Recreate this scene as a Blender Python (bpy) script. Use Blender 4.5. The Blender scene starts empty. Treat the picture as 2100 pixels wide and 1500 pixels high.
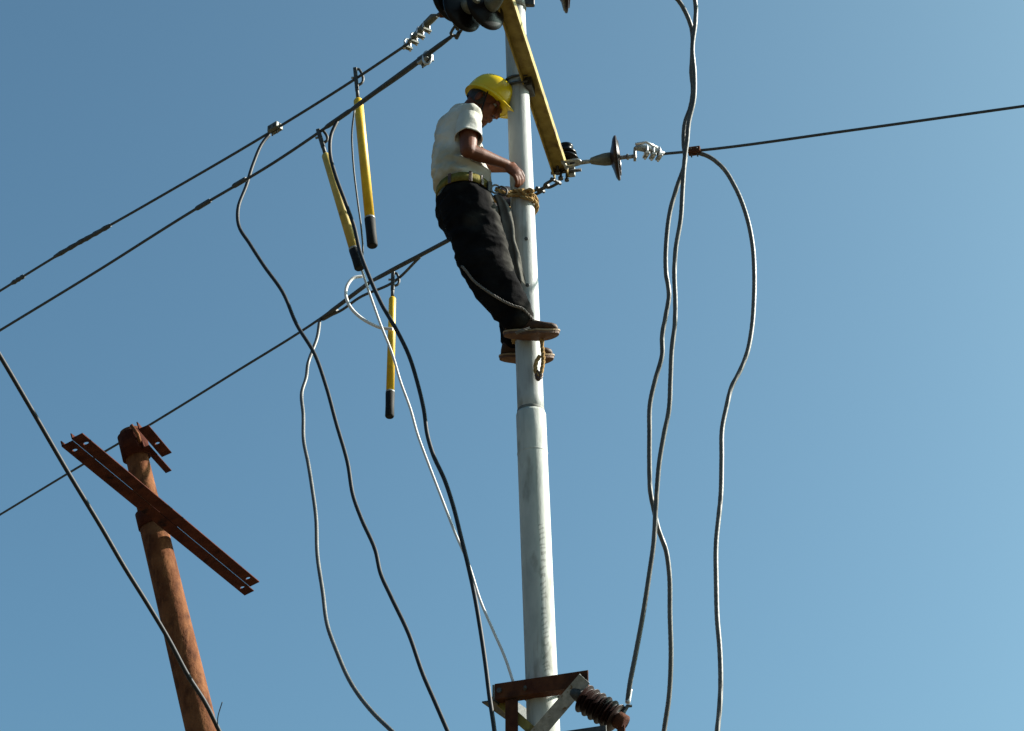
import bpy, math, random
from mathutils import Vector, Matrix, noise
from mathutils.bvhtree import BVHTree
random.seed(7)
R = math.radians
V = Vector
scene = bpy.context.scene
col = scene.collection

# ------------------------------------------------------------------ camera, sky, sun, exposure
CAM = V((0, 0, 1.6)); PITCH = R(28.0); FPX = 4200.0
cam_data = bpy.data.cameras.new('camera')
cam_data.sensor_width = 36.0; cam_data.lens = 36.0 * FPX / 2100.0
cam_data.clip_start = 0.1; cam_data.clip_end = 3000
cam = bpy.data.objects.new('camera', cam_data); col.objects.link(cam)
cam.location = CAM; cam.rotation_euler = (R(90) + PITCH, 0, 0)
scene.camera = cam

SUN_EL, SUN_AZ = R(33), R(78)            # azimuth measured from +Y (view direction) towards +X (right)
sun_dir = V((math.sin(SUN_AZ) * math.cos(SUN_EL), math.cos(SUN_AZ) * math.cos(SUN_EL), math.sin(SUN_EL)))
world = bpy.data.worlds.new('World'); scene.world = world; world.use_nodes = True
wn = world.node_tree.nodes; wl = world.node_tree.links
bg = wn['Background']
sky = wn.new('ShaderNodeTexSky'); sky.sky_type = 'NISHITA'; sky.sun_disc = False
sky.sun_elevation = SUN_EL; sky.sun_rotation = SUN_AZ
sky.altitude = 0; sky.air_density = 0.7; sky.dust_density = 5.0; sky.ozone_density = 6.0
wb = wn.new('ShaderNodeMixRGB'); wb.blend_type = 'MULTIPLY'; wb.inputs[0].default_value = 1.0; wb.inputs[2].default_value = (0.87, 1.19, 0.99, 1)   # the camera's cool white balance
wl.new(sky.outputs[0], wb.inputs[1]); wl.new(wb.outputs[0], bg.inputs[0]); bg.inputs[1].default_value = 0.064
sl = bpy.data.lights.new('sun', 'SUN'); sl.energy = 5.0; sl.angle = R(0.53); sl.color = (1.0, 0.95, 0.86)
sun = bpy.data.objects.new('sun', sl); col.objects.link(sun)
sun.rotation_euler = (-sun_dir).to_track_quat('-Z', 'Y').to_euler(); sun.location = (6, 2, 14)
vs = scene.view_settings
vs.view_transform = 'Standard'; vs.look = 'None'; vs.exposure = 1.5; vs.gamma = 1.0; vs.use_curve_mapping = False

# ------------------------------------------------------------------ survey helpers: where a sight line meets a plane of the place
FW = V((0, math.cos(PITCH), math.sin(PITCH))); UP = V((0, -math.sin(PITCH), math.cos(PITCH)))
def ray(px, py): return FW * FPX + V((px - 1050.0, 0, 0)) + UP * (750.0 - py)
def PY(px, py, y): r = ray(px, py); return CAM + r * (y / r.y)
def PZ(px, py, z): r = ray(px, py); return CAM + r * ((z - CAM.z) / r.z)
def mpp(p): return (p - CAM).dot(FW) / FPX        # metres per photograph pixel at a point

# ------------------------------------------------------------------ materials
def new_mat(name):
    m = bpy.data.materials.new(name); m.use_nodes = True
    return m, m.node_tree.nodes, m.node_tree.links, m.node_tree.nodes['Principled BSDF']
def mat(name, c1, c2=None, rough=0.6, metal=0.0, scale=8.0, detail=6.0, bump=0.0, bscale=40.0, lo=0.35, hi=0.65,
        stretch=(1, 1, 1), spots=None, spot_scale=20.0, spot_lo=0.62, spot_hi=0.7, rough2=None, spec=None, streak=None):
    m, n, l, b = new_mat(name)
    tc = n.new('ShaderNodeTexCoord'); mp = n.new('ShaderNodeMapping'); mp.inputs['Scale'].default_value = stretch
    l.new(tc.outputs['Object'], mp.inputs['Vector'])
    b.inputs['Roughness'].default_value = rough; b.inputs['Metallic'].default_value = metal
    c2 = c2 or c1
    nz = n.new('ShaderNodeTexNoise'); nz.inputs['Scale'].default_value = scale; nz.inputs['Detail'].default_value = detail
    nz.inputs['Roughness'].default_value = 0.62
    l.new(mp.outputs[0], nz.inputs['Vector'])
    rp = n.new('ShaderNodeValToRGB'); rp.color_ramp.elements[0].position = lo; rp.color_ramp.elements[1].position = hi
    rp.color_ramp.elements[0].color = (*c1, 1); rp.color_ramp.elements[1].color = (*c2, 1)
    l.new(nz.outputs['Fac'], rp.inputs[0]); out = rp.outputs[0]
    if spots:
        ns = n.new('ShaderNodeTexNoise'); ns.inputs['Scale'].default_value = spot_scale; ns.inputs['Detail'].default_value = 8
        l.new(mp.outputs[0], ns.inputs['Vector'])
        mr = n.new('ShaderNodeMapRange'); mr.inputs[1].default_value = spot_lo; mr.inputs[2].default_value = spot_hi
        l.new(ns.outputs['Fac'], mr.inputs[0])
        mx = n.new('ShaderNodeMixRGB'); mx.inputs[2].default_value = (*spots, 1)
        l.new(mr.outputs[0], mx.inputs[0]); l.new(out, mx.inputs[1]); out = mx.outputs[0]
    if streak:                                           # stains that have run down the surface
        ms = n.new('ShaderNodeMapping'); ms.inputs['Scale'].default_value = (1, 1, 0.05); l.new(tc.outputs['Object'], ms.inputs['Vector'])
        nk = n.new('ShaderNodeTexNoise'); nk.inputs['Scale'].default_value = 55; nk.inputs['Detail'].default_value = 6; l.new(ms.outputs[0], nk.inputs['Vector'])
        mk = n.new('ShaderNodeMapRange'); mk.inputs[1].default_value = 0.55; mk.inputs[2].default_value = 0.75; mk.inputs[4].default_value = 0.6; l.new(nk.outputs['Fac'], mk.inputs[0])
        xk = n.new('ShaderNodeMixRGB'); xk.inputs[2].default_value = (*streak, 1)
        l.new(mk.outputs[0], xk.inputs[0]); l.new(out, xk.inputs[1]); out = xk.outputs[0]
    l.new(out, b.inputs['Base Color'])
    if rough2 is not None:
        mr2 = n.new('ShaderNodeMapRange'); mr2.inputs[3].default_value = rough; mr2.inputs[4].default_value = rough2
        l.new(nz.outputs['Fac'], mr2.inputs[0]); l.new(mr2.outputs[0], b.inputs['Roughness'])
    if bump:
        nb = n.new('ShaderNodeTexNoise'); nb.inputs['Scale'].default_value = bscale; nb.inputs['Detail'].default_value = 5
        l.new(mp.outputs[0], nb.inputs['Vector'])
        bp = n.new('ShaderNodeBump'); bp.inputs['Strength'].default_value = bump; bp.inputs['Distance'].default_value = 0.01
        l.new(nb.outputs['Fac'], bp.inputs['Height']); l.new(bp.outputs[0], b.inputs['Normal'])
    if spec is not None: b.inputs['Specular IOR Level'].default_value = spec
    return m

def pole_old_mat():
    """weathered paint with dirt and a run of short scuff marks left by climbing irons"""
    m = mat('weathered_pole_paint', (0.285, 0.305, 0.285), (0.42, 0.43, 0.395), 0.55, 0.0, 8, 10, 0.15, 50, stretch=(1, 1, 0.4),
            spots=(0.11, 0.105, 0.07), spot_scale=10, spot_lo=0.54, spot_hi=0.74, rough2=0.75, spec=0.25, streak=(0.12, 0.11, 0.08))
    n, l = m.node_tree.nodes, m.node_tree.links; b = n['Principled BSDF']
    src = b.inputs['Base Color'].links[0].from_socket
    tc = n.new('ShaderNodeTexCoord'); sx = n.new('ShaderNodeSeparateXYZ'); l.new(tc.outputs['Object'], sx.inputs[0])
    def math_(op, a, c=None, clamp=False):
        q = n.new('ShaderNodeMath'); q.operation = op; q.use_clamp = clamp
        for k, v in ((0, a), (1, c)):
            if v is None: continue
            if isinstance(v, (int, float)): q.inputs[k].default_value = v
            else: l.new(v, q.inputs[k])
        return q.outputs[0]
    nz = n.new('ShaderNodeTexNoise'); nz.inputs['Scale'].default_value = 9; nz.inputs['Detail'].default_value = 4; l.new(tc.outputs['Object'], nz.inputs['Vector'])
    zz = math_('ADD', math_('MULTIPLY', sx.outputs['Z'], 205.0), math_('ADD', math_('MULTIPLY', nz.outputs['Fac'], 26.0), math_('MULTIPLY', sx.outputs['X'], -120.0)))
    band = math_('GREATER_THAN', math_('SINE', zz), 0.35)
    tilt = math_('SUBTRACT', sx.outputs['X'], math_('MULTIPLY', sx.outputs['Z'], -0.0285))
    wid = math_('LESS_THAN', math_('ABSOLUTE', math_('SUBTRACT', math_('ADD', tilt, math_('MULTIPLY', nz.outputs['Fac'], 0.03)), 0.025)), 0.013)
    zr = math_('MULTIPLY', math_('GREATER_THAN', sx.outputs['Z'], 4.75), math_('LESS_THAN', math_('ADD', sx.outputs['Z'], math_('MULTIPLY', nz.outputs['Fac'], 0.3)), 5.75))
    fac = math_('MULTIPLY', math_('MULTIPLY', band, wid), math_('MULTIPLY', zr, 0.45))
    mx = n.new('ShaderNodeMixRGB'); mx.inputs[2].default_value = (0.07, 0.07, 0.055, 1)
    l.new(fac, mx.inputs[0]); l.new(src, mx.inputs[1]); l.new(mx.outputs[0], b.inputs['Base Color'])
    return m
MAT = {}
MAT['pole'] = mat('galvanised_pole_paint', (0.25, 0.268, 0.263), (0.37, 0.38, 0.37), 0.5, 0.0, 7, 10, 0.1, 60, stretch=(1, 1, 0.35),
                  spots=(0.11, 0.105, 0.085), spot_scale=11, spot_lo=0.58, spot_hi=0.76, rough2=0.7, spec=0.25, streak=(0.135, 0.125, 0.10))
MAT['pole_old'] = pole_old_mat()
MAT['seam'] = mat('seam_dirt', (0.06, 0.06, 0.05), (0.13, 0.13, 0.11), 0.7, 0, 30)
MAT['arm'] = mat('olive_zinc_arm', (0.19, 0.135, 0.028), (0.31, 0.235, 0.06), 0.6, 0.0, 16, 10, 0.2, 60, spots=(0.085, 0.045, 0.014), spot_scale=9, spot_lo=0.55, spot_hi=0.72, spec=0.2)
MAT['zinc'] = mat('zinc_fitting', (0.16, 0.17, 0.165), (0.30, 0.31, 0.30), 0.42, 0.4, 30, 6, 0.1, 120, spots=(0.09, 0.06, 0.035), spot_scale=40)
MAT['zinc_bright'] = mat('bright_aluminium', (0.40, 0.41, 0.42), (0.55, 0.55, 0.55), 0.33, 0.5, 40)
MAT['zinc_dark'] = mat('dull_iron_fitting', (0.022, 0.022, 0.02), (0.06, 0.056, 0.05), 0.55, 0.3, 40, 6, 0.15, 120)
MAT['rust'] = mat('rusty_steel', (0.045, 0.013, 0.007), (0.10, 0.036, 0.015), 0.9, 0.0, 9, 10, 0.35, 60, spots=(0.02, 0.008, 0.006), spot_scale=7, spot_lo=0.52, spot_hi=0.72, spec=0.15)
MAT['rust_pole'] = mat('rusty_pole', (0.078, 0.025, 0.010), (0.165, 0.066, 0.027), 0.9, 0.0, 9, 12, 0.6, 40, stretch=(1, 1, 0.7), spots=(0.035, 0.011, 0.006), spot_scale=14, spot_lo=0.52, spot_hi=0.74, spec=0.12, streak=(0.20, 0.085, 0.034))
MAT['rust_arm'] = mat('dark_rust_arm', (0.030, 0.0065, 0.004), (0.066, 0.017, 0.008), 0.9, 0.0, 12, 10, 0.3, 70, spots=(0.012, 0.004, 0.004), spot_scale=9, spec=0.1)
MAT['porcelain'] = mat('brown_porcelain', (0.011, 0.0045, 0.004), (0.020, 0.008, 0.006), 0.35, 0, 10, spec=0.2)
MAT['porcelain_shed'] = mat('oxblood_porcelain', (0.011, 0.004, 0.0035), (0.020, 0.007, 0.005), 0.4, 0, 10, spec=0.2)
MAT['porcelain_dark'] = mat('black_glazed_porcelain', (0.003, 0.0025, 0.0025), (0.007, 0.005, 0.005), 0.3, 0, 10, spec=0.12)
MAT['cap'] = mat('insulator_cap_iron', (0.06, 0.065, 0.05), (0.12, 0.12, 0.095), 0.55, 0.2, 25, 6, 0.15, 90)
MAT['wire'] = mat('weathered_aluminium_wire', (0.022, 0.027, 0.032), (0.045, 0.053, 0.060), 0.6, 0.0, 60, spec=0.35)
MAT['cable'] = mat('grey_conductor_cable', (0.045, 0.047, 0.046), (0.085, 0.085, 0.08), 0.5, 0.1, 14, spec=0.4)
MAT['cable_black'] = mat('black_sheathed_cable', (0.010, 0.012, 0.0145), (0.020, 0.022, 0.026), 0.55, 0.0, 40, 6, 0.05, 100, spec=0.2)
MAT['cord'] = mat('white_cord', (0.50, 0.48, 0.46), (0.62, 0.60, 0.58), 0.85, 0, 50)
MAT['yellow'] = mat('yellow_fibreglass', (0.47, 0.27, 0.005), (0.60, 0.39, 0.014), 0.45, 0, 5, 8, 0.05, 80, spots=(0.22, 0.13, 0.02), spot_scale=10, spot_lo=0.58, spot_hi=0.74, spec=0.35)
MAT['yellow_pale'] = mat('faded_yellow_fibreglass', (0.34, 0.25, 0.05), (0.44, 0.33, 0.09), 0.55, 0, 8, 6, 0.05, 80, spots=(0.15, 0.11, 0.035), spot_scale=12, spec=0.3)
MAT['rubber'] = mat('black_rubber', (0.004, 0.004, 0.004), (0.009, 0.009, 0.009), 0.7, 0, 30, spec=0.2)
MAT['skin'] = mat('skin', (0.082, 0.024, 0.010), (0.125, 0.041, 0.018), 0.55, 0, 14, 6, 0.08, 140, spec=0.22)
MAT['hair'] = mat('black_hair', (0.008, 0.007, 0.007), (0.018, 0.015, 0.013), 0.6, 0, 80, 4, 0.5, 200)
MAT['eye'] = mat('eye_white', (0.2, 0.18, 0.16), None, 0.25)
MAT['iris'] = mat('dark_iris', (0.012, 0.008, 0.006), None, 0.15)
MAT['shirt'] = mat('white_cotton', (0.40, 0.395, 0.355), (0.52, 0.515, 0.475), 0.9, 0, 5, 8, 0.45, 22, spots=(0.26, 0.247, 0.18), spot_scale=4, spot_lo=0.48, spot_hi=0.72, spec=0.1)
MAT['trousers'] = mat('charcoal_cloth', (0.0032, 0.0031, 0.0035), (0.0075, 0.0071, 0.0075), 0.95, 0, 9, 8, 0.6, 26, spots=(0.030, 0.027, 0.022), spot_scale=3.2, spot_lo=0.56, spot_hi=0.78, spec=0.04)
MAT['cloth_grey'] = mat('pale_grey_cloth', (0.085, 0.08, 0.07), (0.15, 0.142, 0.125), 0.95, 0, 9, 6, 0.4, 40, spots=(0.04, 0.037, 0.03), spot_scale=12, spec=0.05)
MAT['belt'] = mat('olive_webbing', (0.095, 0.078, 0.015), (0.165, 0.14, 0.04), 0.85, 0, 30, 6, 0.3, 160, spots=(0.05, 0.04, 0.012), spot_scale=16, spec=0.1)
MAT['rope'] = mat('tan_rope', (0.19, 0.11, 0.038), (0.33, 0.215, 0.09), 0.9, 0, 40, 6, 0.5, 160, spec=0.1)
MAT['rope_grey'] = mat('grey_rope', (0.085, 0.075, 0.066), (0.15, 0.13, 0.115), 0.9, 0, 40, 6, 0.4, 160)
MAT['leather'] = mat('brown_leather', (0.035, 0.013, 0.007), (0.07, 0.028, 0.013), 0.55, 0, 25, 6, 0.25, 110)
MAT['shoe'] = mat('brown_shoe', (0.030, 0.015, 0.008), (0.060, 0.028, 0.013), 0.6, 0, 25, 6, 0.2, 90, spec=0.2)
MAT['welt'] = mat('tan_welt', (0.19, 0.12, 0.055), (0.28, 0.19, 0.10), 0.7, 0, 30)
MAT['sole'] = mat('brown_rubber_sole', (0.060, 0.023, 0.008), (0.105, 0.043, 0.014), 0.7, 0, 30, 6, 0.3, 60)
MAT['helmet'] = mat('yellow_helmet_plastic', (0.52, 0.35, 0.002), (0.60, 0.43, 0.004), 0.32, 0, 4, 6, 0.02, 60, spots=(0.33, 0.20, 0.006), spot_scale=7, spot_lo=0.66, spot_hi=0.8, spec=0.35)
def ground_mat():
    m, n, l, b = new_mat('dry_earth_and_grass')
    tc = n.new('ShaderNodeTexCoord')
    a = n.new('ShaderNodeTexNoise'); a.inputs['Scale'].default_value = 0.12; a.inputs['Detail'].default_value = 10
    c = n.new('ShaderNodeTexNoise'); c.inputs['Scale'].default_value = 3.0; c.inputs['Detail'].default_value = 8
    l.new(tc.outputs['Object'], a.inputs[0]); l.new(tc.outputs['Object'], c.inputs[0])
    r1 = n.new('ShaderNodeValToRGB'); r1.color_ramp.elements[0].position = 0.42; r1.color_ramp.elements[1].position = 0.6
    r1.color_ramp.elements[0].color = (0.13, 0.09, 0.05, 1); r1.color_ramp.elements[1].color = (0.05, 0.055, 0.02, 1)
    l.new(a.outputs['Fac'], r1.inputs[0])
    mx = n.new('ShaderNodeMixRGB'); mx.blend_type = 'MULTIPLY'; mx.inputs[0].default_value = 0.6
    l.new(r1.outputs[0], mx.inputs[1]); l.new(c.outputs['Fac'], mx.inputs[2])
    bp = n.new('ShaderNodeBump'); bp.inputs['Strength'].default_value = 0.6; bp.inputs['Distance'].default_value = 0.05
    l.new(c.outputs['Fac'], bp.inputs['Height']); l.new(bp.outputs[0], b.inputs['Normal'])
    l.new(mx.outputs[0], b.inputs['Base Color']); b.inputs['Roughness'].default_value = 0.95
    return m
MAT['ground'] = ground_mat()

# ------------------------------------------------------------------ mesh builder
def frame(d, hint=None):
    d = d.normalized(); h = hint or (V((0, 0, 1)) if abs(d.z) < 0.9 else V((1, 0, 0)))
    a = h.cross(d).normalized(); b = d.cross(a).normalized()
    return a, b, d                                       # a sideways, b "up", d along
def spline(pts, per=8):
    P = [V(p) for p in pts]; m = len(P)
    if m < 3: return P
    h = [max((P[i + 1] - P[i]).length, 1e-6) for i in range(m - 1)]
    T = []
    for i in range(m):
        if i == 0: T.append((P[1] - P[0]) / h[0])
        elif i == m - 1: T.append((P[-1] - P[-2]) / h[-1])
        else: T.append(((P[i + 1] - P[i]) / h[i] * h[i - 1] + (P[i] - P[i - 1]) / h[i - 1] * h[i]) / (h[i - 1] + h[i]))
    out = []
    for i in range(m - 1):
        for k in range(per):
            t = k / per; t2 = t * t; t3 = t2 * t
            out.append(P[i] * (2 * t3 - 3 * t2 + 1) + T[i] * h[i] * (t3 - 2 * t2 + t) + P[i + 1] * (-2 * t3 + 3 * t2) + T[i + 1] * h[i] * (t3 - t2))
    out.append(P[-1]); return out
class MB:
    def __init__(s): s.v = []; s.f = []; s.sm = []
    def add(s, vs_, fs, smooth=True):
        o = len(s.v); s.v += [V(v) for v in vs_]; s.f += [tuple(i + o for i in f) for f in fs]; s.sm += [smooth] * len(fs); return s
    def rings(s, rings, smooth=True, cap=True):
        n = len(rings[0]); vs_ = [v for r in rings for v in r]; fs = []
        for i in range(len(rings) - 1):
            for k in range(n):
                a, b = i * n + k, i * n + (k + 1) % n
                fs.append((a, b, b + n, a + n))
        s.add(vs_, fs, smooth)
        if cap:
            o = len(s.v) - len(vs_)
            s.f += [tuple(o + k for k in reversed(range(n))), tuple(o + len(vs_) - n + k for k in range(n))]; s.sm += [False, False]
        return s
    def tube(s, pts, r, n=10, cap=True, smooth=True):
        P = [V(p) for p in pts]; m = len(P)
        rr = r if isinstance(r, (list, tuple)) else [r] * m
        d = (P[1] - P[0]).normalized(); a, b, _ = frame(d); rg = []
        for i in range(m):
            dn = (P[min(i + 1, m - 1)] - P[max(i - 1, 0)]).normalized()
            q = d.rotation_difference(dn); a = q @ a; b = q @ b; d = dn
            rg.append([P[i] + (a * math.cos(t) + b * math.sin(t)) * rr[i] for t in [2 * math.pi * k / n for k in range(n)]])
        return s.rings(rg, smooth, cap)
    def strand(s, pts, r, lobes=6, pitch=0.15, depth=0.22, n=24):
        """cable with twisted outer strands"""
        P = [V(pts[0])]
        for p in pts[1:]:
            q0 = P[-1]; k = max(1, int((p - q0).length / 0.011)); P += [q0.lerp(p, (i + 1) / k) for i in range(k)]
        d = (P[1] - P[0]).normalized(); a, b, _ = frame(d); rg = []; L = 0
        for i in range(len(P)):
            dn = (P[min(i + 1, len(P) - 1)] - P[max(i - 1, 0)]).normalized()
            q = d.rotation_difference(dn); a = q @ a; b = q @ b; d = dn
            if i: L += (P[i] - P[i - 1]).length
            row = []
            for k in range(n):
                t = 2 * math.pi * k / n; rr = r * (1 + depth * (abs(math.cos(lobes / 2 * (t - 2 * math.pi * L / pitch))) - 0.6))
                row.append(P[i] + (a * math.cos(t) + b * math.sin(t)) * rr)
            rg.append(row)
        return s.rings(rg, True, True)
    def lathe(s, o, d, prof, n=24, cap=True):
        a, b, d = frame(d); o = V(o)
        return s.rings([[o + d * h + (a * math.cos(t) + b * math.sin(t)) * r for t in [2 * math.pi * k / n for k in range(n)]] for h, r in prof], True, cap)
    def box(s, c, ax, ay, az, bev=0.0):
        c = V(c); vs_ = []
        if bev <= 0:
            for x in (-1, 1):
                for y in (-1, 1):
                    for z in (-1, 1): vs_.append(c + ax * x + ay * y + az * z)
            return s.add(vs_, [(0, 1, 3, 2), (4, 6, 7, 5), (0, 4, 5, 1), (2, 3, 7, 6), (0, 2, 6, 4), (1, 5, 7, 3)], False)
        lx, ly, lz = ax.length, ay.length, az.length; ux, uy, uz = ax / lx, ay / ly, az / lz
        prof = [(lx - bev, ly), (-(lx - bev), ly), (-lx, ly - bev), (-lx, -(ly - bev)), (-(lx - bev), -ly), (lx - bev, -ly), (lx, -(ly - bev)), (lx, ly - bev)]
        sh = 1 - bev / max(lx, ly) * 1.0
        rg = []
        for z, k in ((-lz, 1 - bev / min(lx, ly)), (-(lz - bev), 1), (lz - bev, 1), (lz, 1 - bev / min(lx, ly))):
            rg.append([c + ux * x * k + uy * y * k + uz * z for x, y in prof])
        return s.rings(rg, False, True)
    def extrude(s, prof, p0, p1, a, b):
        """2-D outline in (a, b), swept from p0 to p1"""
        p0, p1 = V(p0), V(p1)
        return s.rings([[p + a * x + b * y for x, y in prof] for p in (p0, p1)], False, True)
    def ellipsoid(s, c, ax, ay, az, n=16, m=10):
        rg = []
        for i in range(1, m):
            ph = math.pi * i / m
            rg.append([V(c) - az * math.cos(ph) + (ax * math.cos(t) + ay * math.sin(t)) * math.sin(ph) for t in [2 * math.pi * k / n for k in range(n)]])
        return s.rings(rg, True, True)
    def mesh(s, name, org):
        me = bpy.data.meshes.new(name); me.from_pydata([v - org for v in s.v], [], s.f)
        me.polygons.foreach_set('use_smooth', s.sm); me.update()
        import bmesh
        bm = bmesh.new(); bm.from_mesh(me); bmesh.ops.recalc_face_normals(bm, faces=bm.faces); bm.to_mesh(me); bm.free()
        return me
    def build(s, name, m, parent=None, org=None):
        if parent is not None: org = V(parent['_o'])
        elif org is None:
            z = min(v.z for v in s.v); org = V((sum(v.x for v in s.v) / len(s.v), sum(v.y for v in s.v) / len(s.v), z))
        o = bpy.data.objects.new(name, s.mesh(name, V(org))); col.objects.link(o)
        o.data.materials.append(MAT[m] if isinstance(m, str) else m)
        if parent is not None:
            o.parent = parent
            if parent.type != 'EMPTY': pass
        else: o.location = org
        o['_o'] = tuple(org)
        return o
def tag(o, label, cat, group=None):
    o['label'] = label; o['category'] = cat
    if group: o['group'] = group
    return o
def thing(name, label, cat, loc, group=None):
    o = bpy.data.objects.new(name, None); col.objects.link(o); o.location = V(loc); o['_o'] = tuple(loc); o.empty_display_size = 0.1
    return tag(o, label, cat, group)
def bolt(p, d, r=0.012, h=0.012, shank=0.0):
    m = MB(); m.lathe(p, d, [(0, r), (h, r), (h + 0.001, r * 0.8)], 6)
    if shank: m.lathe(V(p) + d.normalized() * h, d, [(0, r * 0.5), (shank, r * 0.5)], 8)
    return m

# ------------------------------------------------------------------ ground
g = MB(); N = 64
g.add([(0, 0, 0)] + [(r * math.cos(2 * math.pi * k / N), r * math.sin(2 * math.pi * k / N), 0) for r in (40, 1500) for k in range(N)],
      [(0, 1 + k, 1 + (k + 1) % N) for k in range(N)] + [(1 + k, 1 + N + k, 1 + N + (k + 1) % N, 1 + (k + 1) % N) for k in range(N)], False)
go = g.build('ground', 'ground', org=V((0, 0, 0))); go['kind'] = 'structure'

# ------------------------------------------------------------------ main pole
YP = 9.2
pa, pb = PY(1110, 1380, YP), PY(1058, 80, YP)
pdir = (pb - pa).normalized()
def pole_at(py):                                       # point of the pole axis seen at photograph row py
    lo, hi = -5.0, 8.0
    for _ in range(50):
        mid = (lo + hi) / 2; q = pa + pdir * mid; d = q - CAM
        row = 750 - FPX * d.dot(UP) / d.dot(FW)
        if row > py: lo = mid
        else: hi = mid
    return pa + pdir * lo
def pole_z(z): return pa + pdir * ((z - pa.z) / pdir.z)
def prad(py, w): return w / 2 * mpp(pole_at(py))
p_base, p_step, p_top = pole_z(0.0), pole_at(846), pole_z(9.55)
r_base = 0.098; r1350 = prad(1350, 65.5); r_step_lo = prad(870, 61.5); r_step_hi = prad(824, 54.5); r300 = prad(300, 47.5); r80 = prad(80, 43.5)
pole = thing('utility_pole', 'tall pale grey tubular steel pole that the worker is climbing', 'utility pole', p_base)
L_ = lambda p: (p - p_base).length
def lathe_prof(pts, seg=40):
    out = []
    for (h0, r0), (h1, r1) in zip(pts, pts[1:]):
        k = max(1, int((h1 - h0) / 0.12))
        out += [(h0 + (h1 - h0) * i / k, r0 + (r1 - r0) * i / k) for i in range(k)]
    return out + [pts[-1]]
h_step = L_(p_step)
MB().lathe(p_base, pdir, lathe_prof([(0, r_base), (L_(pole_at(1350)), r1350), (h_step - 0.015, r_step_lo), (h_step, r_step_lo - 0.006)]), 48).build('lower_section', 'pole_old', pole)
MB().lathe(p_base, pdir, lathe_prof([(h_step - 0.05, r_step_hi + 0.0005), (L_(pole_at(300)), r300), (L_(pole_at(80)), r80), (L_(p_top), r80 * 0.94)]), 48).build('upper_section', 'pole', pole)
MB().lathe(p_base, pdir, [(h_step - 0.004, r_step_lo - 0.006), (h_step + 0.004, r_step_lo - 0.0055), (h_step + 0.012, r_step_hi + 0.002), (h_step + 0.016, r_step_hi + 0.0006)], 48, False).build('weld_bead', 'seam', pole)
h_seam = L_(pole_at(931)); rs = r1350 + (r_step_lo - r1350) * (h_seam - L_(pole_at(1350))) / (h_step - L_(pole_at(1350)))
MB().lathe(p_base, pdir, [(h_seam - 0.003, rs + 0.0002), (h_seam, rs + 0.0022), (h_seam + 0.003, rs + 0.0002)], 48, False).build('seam_ring', 'pole_old', pole)
MB().lathe(p_top, pdir, [(-0.01, r80), (0.004, r80 * 1.05), (0.012, r80 * 0.8), (0.02, r80 * 0.3)], 32).build('pole_cap', 'zinc', pole)
def on_pole(py, side):                                 # point on the visible pole face; side -1..1 across its width
    c = pole_at(py); h = L_(c)
    r = (r_step_hi + (r300 - r_step_hi) * (h - h_step) / (L_(pole_at(300)) - h_step)) if h > h_step else (r1350 + (r_step_lo - r1350) * (h - L_(pole_at(1350))) / (h_step - L_(pole_at(1350))))
    a = math.asin(side); n_ = V((math.sin(a), -math.cos(a), 0)); return c + n_ * r, n_
for py, sd in ((503, 0.18), (598, 0.12), (706, 0.2)):   # step-bolt holes with nuts
    p, n_ = on_pole(py, sd)
    bolt(p - n_ * 0.002, n_, 0.011, 0.006).build('bolt', 'zinc_dark', pole)

# crossarm on the main pole: a channel seen from below, running away from the camera
ZA = 8.2
aN, aF = PZ(1012, -62, ZA), PZ(1152, 366, ZA)
adir = (aF - aN).normalized(); aside = V((adir.y, -adir.x, 0)).normalized()    # towards the right of the picture
arm_c = lambda t: aN + (aF - aN) * t
W_, H_, T_ = 0.092, 0.05, 0.008
FL = 0.05
ch = [(0, 0), (T_, 0), (T_, FL - T_), (W_ - T_, FL - T_), (W_ - T_, 0), (W_, 0), (W_, FL), (0, FL)]
ch = [(x - W_ / 2, y) for x, y in ch]
arm = MB().extrude(ch, aN, aF, aside, V((0, 0, 1))).build('crossarm', 'arm', pole)
for t, sgn in ((0.05, 1), (0.965, 1)):
    c = arm_c(t); bolt(c - V((0, 0, 0.012)) - aside * 0.012, V((0, 0, 1)), 0.016, 0.012, 0.13).build('bolt', 'zinc_dark', arm)
pz = pole_z(ZA + 0.025)
# U-bolt clamping the arm to the pole, with the nuts on the channel web
for dz in (-0.022, 0.022):
    c = pole_z(ZA + 0.025 + dz); rr = r300 + 0.008; pts = []
    web = (aN - aside * (W_ / 2 - T_)); dist = (web - c).dot(aside)
    pts.append(c + aside * (dist + 0.025) + adir * rr)
    for k in range(13):
        a = math.pi * k / 12; pts.append(c + adir * rr * math.cos(a) - aside * rr * math.sin(a))
    pts.append(c + aside * (dist + 0.025) - adir * rr)
    u = MB().tube(pts, 0.0075, 8).build('u_bolt', 'zinc_dark', pole)
# dark saddle block between arm and pole
MB().box(pole_z(ZA + 0.025) + aside * (r300 + 0.006) , aside * 0.018, adir * 0.055, V((0, 0, 0.045)), 0.004).build('saddle', 'zinc_dark', pole)
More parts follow.
